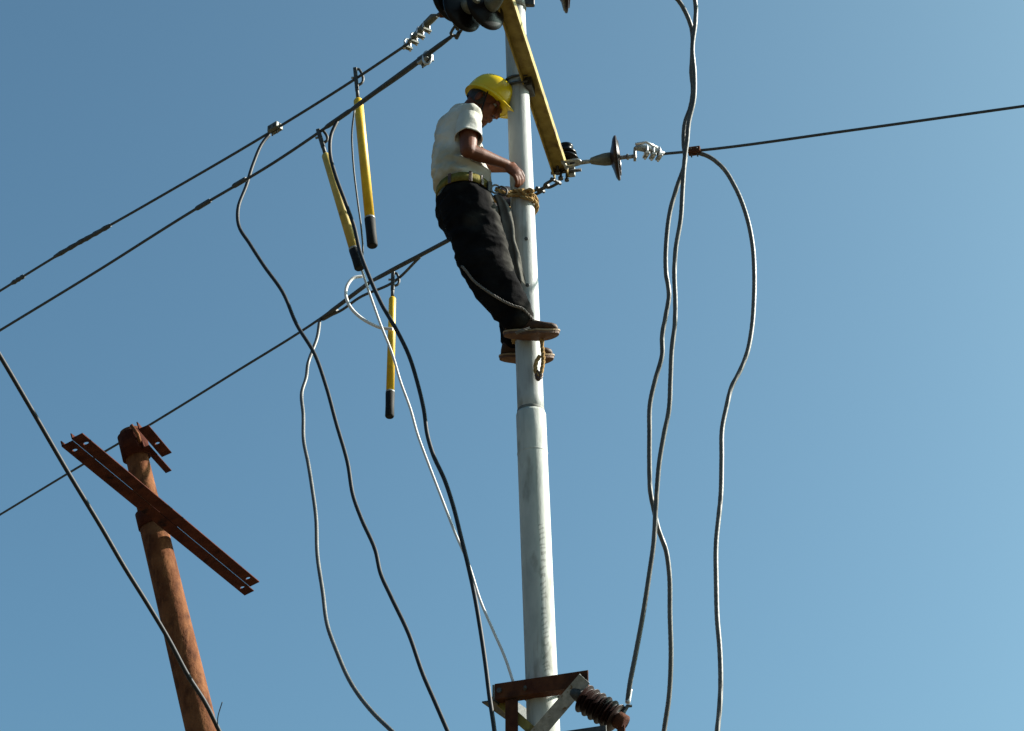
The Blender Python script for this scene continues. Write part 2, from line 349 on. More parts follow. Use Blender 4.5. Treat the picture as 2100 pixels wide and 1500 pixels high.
# pole-top band carrying the upper strings
ZT = 8.93
tb = pole_z(9.05)
MB().lathe(tb, pdir, [(-0.05, r80 + 0.0005), (-0.05, r80 + 0.007), (0.05, r80 + 0.007), (0.05, r80 + 0.0005)], 40, False).build('top_band', 'zinc', pole)
for s_ in (-1, 1):
    MB().box(tb + V((s_ * (r80 + 0.03), 0, 0)), V((0.034, 0, 0)), V((0, 0.006, 0)), V((0, 0, 0.045)), 0.003).build('band_lug', 'zinc', pole)
    bolt(tb + V((s_ * (r80 + 0.035), -0.02, 0)), V((0, 1, 0)), 0.013, 0.012, 0.03).build('bolt', 'zinc_dark', pole)
tb2 = pole_at(10)
MB().lathe(tb2, pdir, [(-0.035, r80 + 0.0005), (-0.035, r80 + 0.006), (0.05, r80 + 0.006), (0.05, r80 + 0.0005)], 40, False).build('lower_band', 'zinc', pole)
MB().box(tb2 + V((r80 + 0.028, -0.01, 0.012)), V((0.026, 0, 0)), V((0, 0.014, 0)), V((0, 0, 0.03)), 0.004).build('band_lug', 'zinc_dark', pole)

# fuse bracket low on the main pole: rusty angles
zb = PY(1107, 1424, YP - 0.15).z
bL, bR = PZ(1014, 1438, zb), PZ(1206, 1410, zb)
bd = (bR - bL).normalized(); bback = V((-bd.y, bd.x, 0)).normalized()
def angle(leg_a, leg_b, t): return [(0, 0), (leg_a, 0), (leg_a, t), (t, t), (t, leg_b), (0, leg_b)]
br = thing('fuse_bracket', 'rusty angle iron bracket bolted round the pale pole at the bottom edge', 'bracket', (bL + bR) / 2)
MB().extrude(angle(0.07, 0.074, 0.008), bL + V((0, 0, 0.009)), bR + V((0, 0, 0.009)), bback, V((0, 0, 1))).build('front_rail', 'rust', br)
MB().extrude(angle(0.06, 0.08, 0.007), bL - bd * 0.004 + bback * 0.0, bL - bd * 0.004 + bback * 0.38, bd * -1, V((0, 0, 1))).build('end_rail', 'zinc_dark', br)
vl = PZ(1036, 1436, zb) ; vl = bL + bd * (vl - bL).dot(bd)
MB().extrude(angle(0.062, 0.05, 0.007), vl - V((0, 0, 0.003)) + bback * 0.009, vl - V((0, 0, 0.75)) + bback * 0.009, bd, bback).build('upright', 'rust', br)
pl = pole_z(zb - 0.36)
q0, q1 = PY(1199, 1392, bR.y - 0.02), PY(1096, 1512, YP - 0.13); q1 = q1 + (q1 - q0) * 0.3
dq = (q1 - q0).normalized(); nq = V((0, -1, -0.2)); nq = (nq - dq * nq.dot(dq)).normalized(); wq = dq.cross(nq).normalized()
MB().extrude([(-0.032, -0.003), (0.032, -0.003), (0.032, 0.003), (-0.032, 0.003)], q0, q1, wq, nq).build('brace', 'zinc', br)
MB().extrude([(0.026, -0.035), (0.032, -0.035), (0.032, -0.0035), (0.026, -0.0035)], q0, q1, wq if wq.x < 0 else -wq, nq).build('brace_lip', 'zinc_dark', br)
q0, q1 = PY(1012, 1428, bL.y + 0.09), PY(1092, 1500, YP - 0.10); q1 = q1 + (q1 - q0) * 0.3
dq = (q1 - q0).normalized(); nq = V((0, -1, 0)); nq = (nq - dq * nq.dot(dq)).normalized(); wq = dq.cross(nq).normalized()
MB().extrude([(-0.022, -0.003), (0.022, -0.003), (0.022, 0.003), (-0.022, 0.003)], q0, q1, wq, nq).build('brace', 'arm', br)
lb0, lb1 = PZ(1120, 1521, zb - 0.29), PZ(1243, 1503, zb - 0.29)
MB().extrude(angle(0.06, 0.035, 0.006), lb0, lb1, bback, V((0, 0, 1))).build('lower_rail', 'zinc_dark', br)
hz = pole_z(zb + 0.035); rz = r1350 + 0.006
u_ = [hz + V((math.sin(a) * rz, -math.cos(a) * rz, 0)) for a in [R(95 + 170 * k / 12) for k in range(13)]]
MB().tube([u_[0] + V((0, -0.16, 0))] + u_ + [u_[-1] + V((0, -0.16, 0))], 0.007, 8).build('u_bolt', 'zinc_dark', br)
for t in (0.06, 0.93):
    q = bL + (bR - bL) * t + V((0, 0, 0.045)); bolt(q - bback * 0.014, bback, 0.013, 0.012, 0.03).build('bolt', 'zinc_dark', br)

# ------------------------------------------------------------------ rusty leaning pole on the left
YR = 11.25
ra, rb = PY(400, 1440, YR), PY(270, 893, YR)
rdir = (rb - ra).normalized()
r_base_pt = ra + rdir * ((0 - ra.z) / rdir.z)
def rp(py): 
    lo, hi = -6.0, 6.0
    for _ in range(50):
        mid = (lo + hi) / 2; q = ra + rdir * mid; d = q - CAM
        if 750 - FPX * d.dot(UP) / d.dot(FW) > py: lo = mid
        else: hi = mid
    return ra + rdir * lo
Lr = lambda p: (p - r_base_pt).length
rw = lambda py, w: w / 2 * mpp(rp(py)) 
rpole = thing('utility_pole', 'leaning rusty brown steel pole at the lower left', 'utility pole', r_base_pt)
h_a = Lr(rp(1085))
MB().lathe(r_base_pt, rdir, lathe_prof([(0, 0.125), (Lr(rp(1412)), rw(1412, 64)), (Lr(rp(1236)), rw(1236, 59.5)), (h_a, rw(1085, 57)), (h_a + 0.03, rw(1060, 54))]), 40).build('lower_shaft', 'rust_pole', rpole)
MB().lathe(r_base_pt, rdir, lathe_prof([(h_a - 0.02, rw(1060, 50)), (Lr(rp(994)), rw(994, 47)), (Lr(rp(885)), rw(900, 45))]), 40).build('upper_shaft', 'rust_pole', rpole)
MB().lathe(rp(922), rdir, [(-0.06, rw(925, 47)), (-0.06, rw(925, 59)), (0.10, rw(925, 59)), (0.11, rw(925, 50)), (0.112, 0.01)], 32).build('top_band', 'rust_arm', rpole)
# crossarm: angle iron, heel edge towards the camera
zr = 6.42
rN, rF = PZ(150, 905, zr), PZ(512, 1204, zr)                     # line of the slit between the two bars
rad = (rF - rN).normalized(); rflat = V((rad.y, -rad.x, 0)).normalized()
rright = (rflat * math.cos(R(20)) + V((0, 0, 1)) * math.sin(R(20))).normalized()      # the arm is canted with the leaning pole
def plate_with_hole(m, p0, p1, a, b, w, t, holes, r):
    """flat bar from p0 to p1: width w along a, thickness t along b, square-cut round holes at (distance, offset)"""
    L = (p1 - p0).length; d = (p1 - p0) / L
    xs = [0.0]; cells = []
    for hx in sorted(holes): xs += [hx - r, hx + r]
    xs.append(L)
    for i in range(len(xs) - 1):
        x0, x1 = xs[i], xs[i + 1]
        if i % 2 == 0:
            m.extrude([(0, 0), (w, 0), (w, t), (0, t)], p0 + d * x0, p0 + d * x1, a, b)
        else:                                             # ring of quads round a circular opening
            cx, cy = (x0 + x1) / 2, w * 0.52; K = 16; fr = []; ou = []
            for k in range(K):
                an = 2 * math.pi * k / K; c_, s_ = math.cos(an), math.sin(an)
                fr.append((cx + c_ * r * 0.92, cy + s_ * r * 0.92))
                sc = 1 / max(abs(c_), 1e-6); sy = ((w - cy) if s_ > 0 else cy) / max(abs(s_) * r, 1e-6)
                q = min(sc, sy); ou.append((cx + c_ * r * q, cy + s_ * r * q))
            corners = [(x1, w), (x0, w), (x0, 0), (x1, 0)]
            P = lambda xy, z: p0 + d * xy[0] + a * xy[1] + b * z
            vs_ = [P(q, z) for z in (0, t) for q in fr + ou]
            fs = []
            for k in range(K):
                j = (k + 1) % K
                fs += [(k, j, K + j, K + k), (2 * K + k, 3 * K + k, 3 * K + j, 2 * K + j), (k, 2 * K + k, 2 * K + j, j), (K + k, K + j, 3 * K + j, 3 * K + k)]
            m.add(vs_, fs, False)
            for q in corners:                              # corner fillers
                vs2 = sorted(ou, key=lambda o_: (o_[0] - q[0]) ** 2 + (o_[1] - q[1]) ** 2)
                on_side = [o_ for o_ in ou if (abs(o_[0] - q[0]) < 1e-6) and (o_[1] - cy) * (q[1] - cy) >= 0]
                on_top = [o_ for o_ in ou if (abs(o_[1] - q[1]) < 1e-6) and (o_[0] - cx) * (q[0] - cx) >= 0]
                if on_side and on_top:
                    s1 = max(on_side, key=lambda o_: abs(o_[1] - cy)); s2 = max(on_top, key=lambda o_: abs(o_[0] - cx))
                    if s1 != s2: m.add([P(x, z) for z in (0, t) for x in (s1, q, s2)], [(0, 1, 2), (3, 5, 4), (0, 3, 4, 1), (1, 4, 5, 2)], False)
    return m
Lc = (rF - rN).length; UPV = rright.cross(rad).normalized(); UPV = UPV if UPV.z > 0 else -UPV; bw, gap = 0.068, 0.0055
bars = []
for sg, e0, e1 in ((1, -0.02, 0.0), (-1, 0.0, 0.07)):
    p0, p1 = rN + rad * e0 + rright * sg * gap / 2, rF + rad * e1 + rright * sg * gap / 2
    m_ = MB(); plate_with_hole(m_, p0, p1, rright * sg, UPV, bw, 0.007, [0.085 - e0 * 0.5, (p1 - p0).length - 0.10], 0.017)
    bar = m_.build('crossarm_bar', 'rust_arm', rpole); off = 0.0 if sg > 0 else bw - 0.007
    q = rright * sg * off + UPV * 0.0075
    MB().extrude([(0, 0), (0.007, 0), (0.007, 0.03), (0, 0.03)], p0 + q, p1 + q, rright * sg, UPV).build('upstand', 'rust_arm', bar)
cb = rp(1066); cpt = rN + rad * (cb - rN).dot(rad)
rr_ = rw(1066, 58) + 0.006
MB().lathe(cb, rdir, [(-0.05, rr_ - 0.005), (-0.048, rr_ - 0.001), (0.05, rr_ - 0.001), (0.052, rr_ - 0.006)], 32, False).build('clamp_band', 'rust_arm', rpole)
MB().box(cb.lerp(V((cpt.x, cpt.y, cb.z)), 0.55) - UPV * 0.01, rad * 0.045, rright * 0.035, UPV * 0.05, 0.006).build('clamp_lug', 'rust_arm', rpole)
# stub bars at its top, on the far side
zs = 6.97
for k, (a0, a1, w_, hole) in enumerate((((284, 882), (332, 938), 0.066, True), ((294, 920), (340, 971), 0.040, False))):
    p0, p1 = PZ(*a0, zs), PZ(*a1, zs); dd = (p1 - p0).normalized(); sd_ = V((dd.y * math.cos(R(20)), -dd.x * math.cos(R(20)), math.sin(R(20)))).normalized(); Lq = (p1 - p0).length
    m_ = MB(); plate_with_hole(m_, p0, p1, sd_, UPV, w_, 0.007, [Lq * 0.58] if hole else [], 0.017)
    st = m_.build('stub_bar', 'rust_arm', rpole)
    MB().extrude([(0, 0), (0.007, 0), (0.007, 0.05), (0, 0.05)], p0 + UPV * 0.0075, p1 + UPV * 0.0075, sd_, UPV).build('upstand', 'rust_arm', st)
MB().tube([rp(905) - V((0, 0.10, 0)) + V((0.0, 0, 0.06)), rp(905) + V((0.045, -0.095, 0.0)), rp(905) + V((0.06, -0.07, -0.05))], 0.011, 8).build('hook', 'rust_pole', rpole)

# ------------------------------------------------------------------ wires
def ext(a, b, L): return b + (b - a).normalized() * L
def cable(name, label, pts, r, m, cat='cable', group=None, per=8, n=10):
    P = spline(pts, per) if len(pts) > 2 else [V(p) for p in pts]
    o = (MB().strand(P, r * 1.05) if m == 'cable' and r > 0.008 else MB().tube(P, r, n)).build(name, m); return tag(o, label, cat, group)
def add_part(o, mb, name, m): return mb.build(name, m, o)

def ywire(pxs, z0, drop):                              # points along a span: height z0 at the pole falling off with distance
    base = PZ(*pxs[0], z0); out = []
    for q in pxs:
        p = PZ(*q, z0)
        for _ in range(3):
            dd = (p.xy - base.xy).length; p = PZ(*q, z0 - drop * dd + 0.004 * drop * dd * dd)
        out.append(p)
    return out
ZW1, ZW2, ZW3 = 8.9, 8.2, 8.2
w1 = ywire([(846, 84), (720, 168), (555, 271), (300, 420), (120, 523), (0, 597)], ZW1, 0.02)
w2 = ywire([(930, 72), (860, 128), (720, 226), (560, 335), (400, 430), (200, 556), (0, 678)], ZW2, 0.02)
w3 = ywire([(935, 485), (760, 578), (655, 655), (480, 765), (300, 876), (150, 965), (0, 1056)], ZW3, 0.02)
w1.append(ext(w1[-2], w1[-1], 26)); w2.append(ext(w2[-2], w2[-1], 26)); w3.append(ext(w3[-2], w3[-1], 26))
GW = 'line wires'
o1 = cable('line_wire', 'upper of the two parallel overhead wires running down to the left edge', w1, 0.0086, 'wire', 'wire', GW)
o2 = cable('line_wire', 'lower of the two parallel overhead wires running down to the left edge', w2, 0.0086, 'wire', 'wire', GW)
o3 = cable('line_wire', 'overhead wire passing behind the top of the rusty leaning pole', w3, 0.0086, 'wire', 'wire', GW)
def sleeve(o, p, q, r, name='splice', m='wire', n=10, wob=0.0):
    P = [p + (q - p) * k / 10 for k in range(11)]
    rr = [r * (0.75 if k in (0, 10) else 1 + wob * ((k * 7) % 3 - 1)) for k in range(11)]
    return MB().tube(P, rr, n).build(name, m, o)
for a_, b_ in (((227, 462), (165, 497)), ((178, 489), (112, 527)), ((50, 566), (24, 582))):
    sleeve(o1, ywire([(846, 84), a_], ZW1, 0.02)[1], ywire([(846, 84), b_], ZW1, 0.02)[1], 0.0155, 'splice', 'wire', 10, 0.12)
def w2p(x, y): return ywire([(930, 72), (x, y)], ZW2, 0.02)[1]
def w1p(x, y): return ywire([(846, 84), (x, y)], ZW1, 0.02)[1]
def w3p(x, y): return ywire([(935, 485), (x, y)], ZW3, 0.02)[1]
sleeve(o2, w2p(925, 76), w2p(720, 226), 0.0135, 'armour_grip', 'wire')
sleeve(o2, w2p(720, 226), w2p(668, 262), 0.0135, 'armour_grip', 'wire')
for a_, b_ in (((505, 367), (478, 383)), ((432, 411), (402, 429))): sleeve(o2, w2p(*a_), w2p(*b_), 0.015, 'splice', 'wire')
sleeve(o3, w3p(935, 485), w3p(760, 578), 0.0138, 'armour_grip', 'wire'); sleeve(o3, w3p(760, 578), w3p(672, 644), 0.0138, 'armour_grip', 'wire')
tail = spline([w3p(862, 527), w3p(800, 583), w3p(742, 608), w3p(690, 642), w3p(664, 652)])
MB().tube(tail, 0.009, 8).build('wire_tail', 'wire', o3)
sleeve(o3, w3p(692, 637), w3p(660, 655), 0.017, 'end_clamp', 'zinc_dark')

# right-hand wires
rA = PZ(1360, 316, ZA); rB = PZ(1425, 310, ZA); rC = PZ(2100, 218, ZA)
o4 = cable('line_wire', 'single overhead wire running from the disc insulator to the right edge', [rA, rB, PZ(1750, 267, ZA), rC, ext(rB, rC, 26)], 0.0085, 'wire', 'wire', GW)
rdirw = (rC - rB).normalized()

# ------------------------------------------------------------------ insulator strings
def disc(root, c, d, Rr=0.125, capl=0.085, capr=0.042, glaze='porcelain'):
    """cap-and-pin disc insulator: centre of the shell c, axis d pointing from the arm to the wire"""
    d = d.normalized(); c = V(c)
    sh = MB().lathe(c, d, [(-0.028, capr * 0.9), (-0.026, capr + 0.006), (-0.016, Rr * 0.55), (-0.006, Rr * 0.86), (0.004, Rr * 0.985), (0.010, Rr), (0.016, Rr * 0.985), (0.018, Rr * 0.95),
                          (0.008, Rr * 0.90), (0.008, Rr * 0.80), (0.026, Rr * 0.77), (0.026, Rr * 0.73), (0.008, Rr * 0.68), (0.008, Rr * 0.56), (0.028, Rr * 0.53), (0.028, Rr * 0.48),
                          (0.010, Rr * 0.42), (0.012, 0.022)], 40).build('shell', glaze, root)
    MB().lathe(c, d, [(-0.03 - capl, 0.012), (-0.028 - capl, capr * 0.5), (-0.022 - capl * 0.8, capr * 0.72), (-0.03 - capl * 0.3, capr), (-0.03, capr * 1.04), (-0.02, capr * 0.8)], 20).build('cap', 'cap', root)
    MB().lathe(c, d, [(0.008, 0.016), (0.04, 0.012), (0.062, 0.012), (0.066, 0.018), (0.078, 0.018)], 12).build('pin', 'zinc', root)
def shackle(root, p, q, w=0.022, r=0.008, name='shackle', m='zinc'):
    a, b, d = frame(q - p); L = (q - p).length
    pts = [p + a * w - d * 0.01] + [p + a * w + d * L * 0.6] + [q + a * w * math.cos(t) * 0.9 - d * w * 0.6 + d * w * 0.9 * math.sin(t) for t in (0.3, 0.9, 1.57, 2.2, 2.8)] + [p - a * w + d * L * 0.6, p - a * w - d * 0.01]
    MB().tube(pts, r, 8).build(name, m, root)
    MB().tube([p + a * (w + 0.016), p - a * (w + 0.016)], r * 1.1, 8).build('shackle_pin', m, root)
def strain_clamp(root, p, q, up=V((0, 0, 1)), m='zinc', nb=3):
    d = (q - p).normalized(); L = (q - p).length; a = up.cross(d).normalized(); b = d.cross(a)
    body = MB().tube([p, p + d * L * 0.15 + b * 0.018, p + d * L * 0.45 + b * 0.014, p + d * L * 0.8 + b * 0.004, q], [0.012, 0.024, 0.022, 0.018, 0.012], 10).build('clamp_body', m, root)
    for k in range(nb):
        c = p + d * L * (0.38 + 0.22 * k)
        pts = [c - b * 0.045 + a * 0.02] + [c + a * 0.02 * math.cos(t) + b * (0.014 + 0.02 * math.sin(t)) for t in (0, 0.8, 1.57, 2.3, 3.14)] + [c - b * 0.045 - a * 0.02]
        MB().tube(pts, 0.0065, 8).build('u_bolt', 'zinc_bright', root)
        MB().box(c - b * 0.028, d * 0.013, a * 0.03, b * 0.008, 0.002).build('keeper', m, root)
    return body
GI = 'strain insulator strings'
# 1 right-hand string on the far arm end, in full view
A = PZ(1158, 338, ZA); B = PZ(1262, 325, ZA); d1 = (B - A).normalized()
i1 = thing('insulator_string', 'brown disc insulator string right of the arm end, seen edge-on', 'insulator', A, GI)
shackle(i1, A, PZ(1188, 332, ZA), 0.026, 0.009); 
MB().tube([PZ(1180, 335, ZA), PZ(1222, 330, ZA)], [0.014, 0.012], 8).build('link', 'zinc', i1)
disc(i1, B, (d1 + V((0.0, 0.10, 0.05))).normalized(), 0.132, 0.115, 0.037)
MB().tube([PZ(1284, 323, ZA), PZ(1300, 321, ZA)], 0.012, 8).build('link', 'zinc', i1)
MB().box(PZ(1302, 318, ZA), V((0.008, 0, 0)), V((0, 0.022, 0)), V((0, 0, 0.034)), 0.003).build('clevis', 'zinc', i1)
strain_clamp(i1, PZ(1302, 306, ZA), PZ(1362, 316, ZA), V((0, 0, 1)))
MB().tube([PZ(1303, 296, ZA), PZ(1325, 292, ZA), PZ(1348, 303, ZA)], 0.008, 8).build('bail', 'zinc_bright', i1)
# 2 left-hand string on the far arm end (mostly behind pole and worker)
A = PZ(1140, 372, ZA); B = PZ(938, 484, ZA); d2 = (B - A).normalized(); Ls = (B - A).length
i2 = thing('insulator_string', 'strain insulator string behind the worker, its links showing right of the pole', 'insulator', A, GI)
shackle(i2, A, A + d2 * 0.08, 0.024, 0.009, m='zinc_dark'); MB().tube([A + d2 * 0.06, A + d2 * 0.15], 0.011, 8).build('link', 'zinc_dark', i2)
shackle(i2, A + d2 * 0.13, A + d2 * 0.19, 0.018, 0.009, m='zinc_dark')
disc(i2, A + d2 * 0.36, d2); disc(i2, A + d2 * 0.50, d2)
strain_clamp(i2, A + d2 * 0.57, B, m='zinc')
# 3 near arm end, left-hand string
A = PZ(1030, -12, ZA); B = PZ(934, 70, ZA); d3 = (B - A).normalized()
d3w = (w2[2] - w2[0]).normalized()
i3 = thing('insulator_string', 'pair of black disc insulators beside the arm at the top edge', 'insulator', A, GI)
disc(i3, PZ(998, 16, ZA), d3w, 0.125, glaze='porcelain_dark'); disc(i3, PZ(950, 20, ZA), d3w, 0.125, glaze='porcelain_dark')
shackle(i3, A, PZ(1014, 4, ZA), 0.02, 0.009); MB().tube([PZ(950, 40, ZA), PZ(938, 60, ZA)], 0.012, 8).build('link', 'zinc_dark', i3)
shackle(i3, PZ(944, 52, ZA), PZ(930, 72, ZA), 0.022, 0.008, m='zinc_dark')
MB().tube([PZ(942, 66, ZA), PZ(936, 78, ZA)], 0.012, 8).build('clevis', 'zinc_dark', i3)
# 4 pole-top string, left-hand
A = PZ(1046, -75, ZT); B = PZ(892, 36, ZT); d4 = (w1[1] - w1[0]).normalized()
i4 = thing('insulator_string', 'uppermost black insulator string with stacked bolted clamp at the top edge', 'insulator', A, GI)
MB().tube([tb + V((-r80, 0, 0)), A, PZ(980, -38, ZT)], 0.011, 8).build('link', 'zinc_dark', i4)
disc(i4, PZ(960, -18, ZT), d4, glaze='porcelain_dark'); disc(i4, PZ(922, 4, ZT), d4, glaze='porcelain_dark')
MB().tube([PZ(918, 16, ZT), PZ(898, 32, ZT)], 0.012, 8).build('link', 'zinc_dark', i4)
MB().box(PZ(908, 26, ZT), V((0.02, 0, 0)), V((0, 0.015, 0)), V((0, 0, 0.03)), 0.004).build('clevis', 'rust', i4)
strain_clamp(i4, PZ(897, 33, ZT), PZ(838, 88, ZT), m='cap', nb=4)
MB().tube([PZ(838, 88, ZT), PZ(832, 94, ZT), PZ(827, 99, ZT)], [0.007, 0.007, 0.012], 8).build('tail_end', 'zinc_dark', i4)
# 5 near arm end, right-hand string, dipping into the top edge
A = PZ(1040, -18, ZA); i5 = thing('insulator_string', 'disc insulator whose lower rim dips in at the top edge right of the pole', 'insulator', A, GI)
c5 = A + rdirw * ((PZ(1156, -24, ZA) - A).dot(rdirw)) ; c5 = PZ(1158, -20, ZA)
d5 = rdirw
disc(i5, c5, (d5 + V((0, 0.25, 0.0))).normalized(), 0.118); MB().tube([A, PZ(1090, -30, ZA), c5 - d5 * 0.1], 0.011, 8).build('link', 'zinc_dark', i5)
e5 = c5 + d5 * 0.14; strain_clamp(i5, e5, e5 + d5 * 0.18, m='zinc')
o5 = cable('line_wire', 'overhead wire leaving the near arm end, out of sight above the top edge', [e5 + d5 * 0.17, e5 + d5 * 3, e5 + d5 * 28], 0.0085, 'wire', 'wire', GW)
# 6 pole-top right string
A6 = tb + V((r80 + 0.05, 0, 0)); i6 = thing('insulator_string', 'pole top insulator string on the right, above the top edge', 'insulator', A6, GI)
MB().tube([A6, A6 + d5 * 0.14], 0.011, 8).build('link', 'zinc_dark', i6); disc(i6, A6 + d5 * 0.22, d5); disc(i6, A6 + d5 * 0.36, d5)
strain_clamp(i6, A6 + d5 * 0.43, A6 + d5 * 0.62)
o6 = cable('line_wire', 'overhead wire leaving the pole top, out of sight above the top edge', [A6 + d5 * 0.6, A6 + d5 * 4, A6 + d5 * 28], 0.0085, 'wire', 'wire', GW)
# pin insulator on the far arm end
pc = PZ(1146, 340, ZA); pin0 = aF - adir * 0.055 + aside * 0.036 + V((0, 0, H_))
pi_ = thing('pin_insulator', 'small dark pin insulator standing on the arm end', 'insulator', pin0)
MB().lathe(pin0, V((0, 0, 1)), [(0.0005, 0.022), (0.012, 0.022), (0.013, 0.012), (0.06, 0.012)], 12).build('pin', 'zinc_dark', pi_)
MB().lathe(pin0, V((0, 0, 1)), [(h * 1.05, r * 1.25) for h, r in [(0.035, 0.03), (0.03, 0.05), (0.034, 0.062), (0.05, 0.055), (0.062, 0.036), (0.07, 0.036), (0.066, 0.052), (0.082, 0.05), (0.098, 0.034), (0.106, 0.026), (0.116, 0.036), (0.13, 0.034), (0.138, 0.015)]], 28).build('shell', 'porcelain_dark', pi_)
# bolts and nuts hanging at the arm end
e_ = thing('arm_end_fitting', 'iron eye bolt and nuts at the lower tip of the arm', 'fitting', aF)
MB().tube([aF - adir * 0.02 - aside * 0.06 + V((0, 0, 0.03)), aF - adir * 0.02 + aside * 0.12 + V((0, 0, 0.03))], 0.010, 8).build('bolt', 'zinc_dark', e_)
MB().box(aF + aside * 0.06 + V((0, 0, 0.035)), aside * 0.02, adir * 0.012, V((0, 0, 0.03)), 0.003).build('plate', 'zinc', e_)
bolt(aF - adir * 0.035 - V((0, 0, 0.03)), V((0, 0, 1)), 0.017, 0.014, 0.05).build('nut', 'zinc_dark', e_)
bolt(aF + adir * 0.0 + aside * 0.03 - V((0, 0, 0.022)), V((0, 0, 1)), 0.015, 0.012, 0.05).build('nut', 'zinc_dark', e_)

# ------------------------------------------------------------------ parallel-groove clamps
def pg_clamp(p, d, label, s=1.0, m='zinc', cat='clamp'):
    d = d.normalized(); a = V((0, 0, 1)).cross(d).normalized(); b = d.cross(a); p = V(p)
    o = thing('wire_clamp', label, cat, p, 'bolted wire clamps')
    MB().box(p + a * 0.016 * s, d * 0.045 * s, a * 0.014 * s, b * 0.024 * s, 0.004).build('jaw', m, o)
    MB().box(p - a * 0.016 * s, d * 0.045 * s, a * 0.014 * s, b * 0.024 * s, 0.004).build('jaw', m, o)
    for k in (-1, 1):
        bolt(p + d * 0.022 * s * k + a * 0.034 * s, -a, 0.011 * s, 0.01, 0.07 * s).build('bolt', 'zinc_dark', o)
        MB().tube([p + d * 0.022 * s * k - b * 0.05 * s, p + d * 0.022 * s * k + b * 0.03 * s], 0.006 * s, 6).build('bolt', 'zinc_dark', o)
    return o
d_w1 = w1[3] - w1[1]
pg_clamp(w1p(564, 263), d_w1, 'grey bolted clamp on the upper left wire where a cable drops away', 0.95, 'cap')
q = w2p(872, 122); k_ = pg_clamp(q, w2[2] - w2[1], 'bright ringed clamp on the lower left wire near the black insulators', 0.9, 'zinc')
rg = [q + V((0.022 * math.cos(t), 0.0, 0.042 * math.sin(t) - 0.012)) + V((0.012, -0.03, 0)) for t in [2 * math.pi * k / 14 for k in range(15)]]
MB().tube(rg, 0.007, 8, cap=False).build('ring', 'zinc_bright', k_)
pg_clamp(PZ(1424, 310, ZA), rdirw, 'small rusty clamp where the right wire meets its hanging cable', 0.8, 'rust')

# ------------------------------------------------------------------ hanging cables
def hang(pxs, y0, y1, yfun=None):
    tot = [0]; 
    for a_, b_ in zip(pxs, pxs[1:]): tot.append(tot[-1] + math.hypot(b_[0] - a_[0], b_[1] - a_[1]))
    out = []
    for q, s_ in zip(pxs, tot):
        t = s_ / tot[-1]; out.append(PY(q[0], q[1], (yfun(t) if yfun else y0 + (y1 - y0) * t)))
    return out
GC = 'cables hanging from the line wires'
c1 = w1p(552, 276)
P = hang([(552, 277), (541, 290), (520, 335), (505, 382), (488, 430), (490, 464), (512, 500), (541, 545), (580, 600), (608, 665), (645, 726), (668, 790), (690, 870), (713, 950), (725, 1020), (741, 1064), (770, 1130), (781, 1178), (800, 1220), (838, 1300), (868, 1385), (892, 1440), (918, 1500)], c1.y, 9.5)
P.append(ext(P[-2], P[-1], 0.5)); P.append(P[-1] + V((0.1, -0.02, -0.6)))
cable('drop_cable', 'kinked dark cable falling from the bolted clamp on the upper left wire', P, 0.0112, 'cable_black', 'cable', GC, 6)
s_ = w3p(656, 654)
P = hang([(656, 655), (650, 695), (640, 722), (632, 745), (628, 775), (619, 805), (622, 850), (623, 905), (632, 950), (640, 1000), (648, 1060), (651, 1140), (662, 1215), (672, 1285), (690, 1335), (722, 1405), (765, 1462), (804, 1500)], s_.y, 10.0)
P.append(ext(P[-2], P[-1], 0.4)); P.append(P[-1] + V((0.25, -0.05, -0.4)))
cable('drop_cable', 'leftmost hanging cable, sagging from the wire behind the rusty pole', P, 0.0105, 'cable', 'cable', GC, 6)
s_ = w2p(690, 247)
P = hang([(692, 248), (679, 278), (677, 315), (688, 360), (707, 412), (726, 465), (739, 520), (756, 565), (783, 625), (812, 675), (838, 728), (856, 785), (869, 840), (877, 895), (888, 932), (912, 985), (930, 1040), (945, 1100), (960, 1160), (972, 1215), (985, 1290), (996, 1365), (1004, 1430), (1014, 1500)], s_.y, 8.95)
P.append(P[-1] + V((0.02, 0, -0.6)))
cable('drop_cable', 'thick black cable crossing in front of a yellow stick to the rusty bracket', P, 0.0108, 'cable_black', 'cable', GC, 6)
P = hang([(740, 548), (752, 585), (766, 625), (784, 675), (803, 722), (822, 785), (842, 840), (856, 890), (878, 950), (905, 1020), (932, 1090), (962, 1160), (985, 1232), (1012, 1295), (1036, 1350), (1054, 1404)], w2p(690, 247).y + 0.15, bL.y + 0.0)
cable('hand_line', 'thin white cord slanting down to the rusty bracket', P, 0.0068, 'cord', 'cord', None, 6, 8)
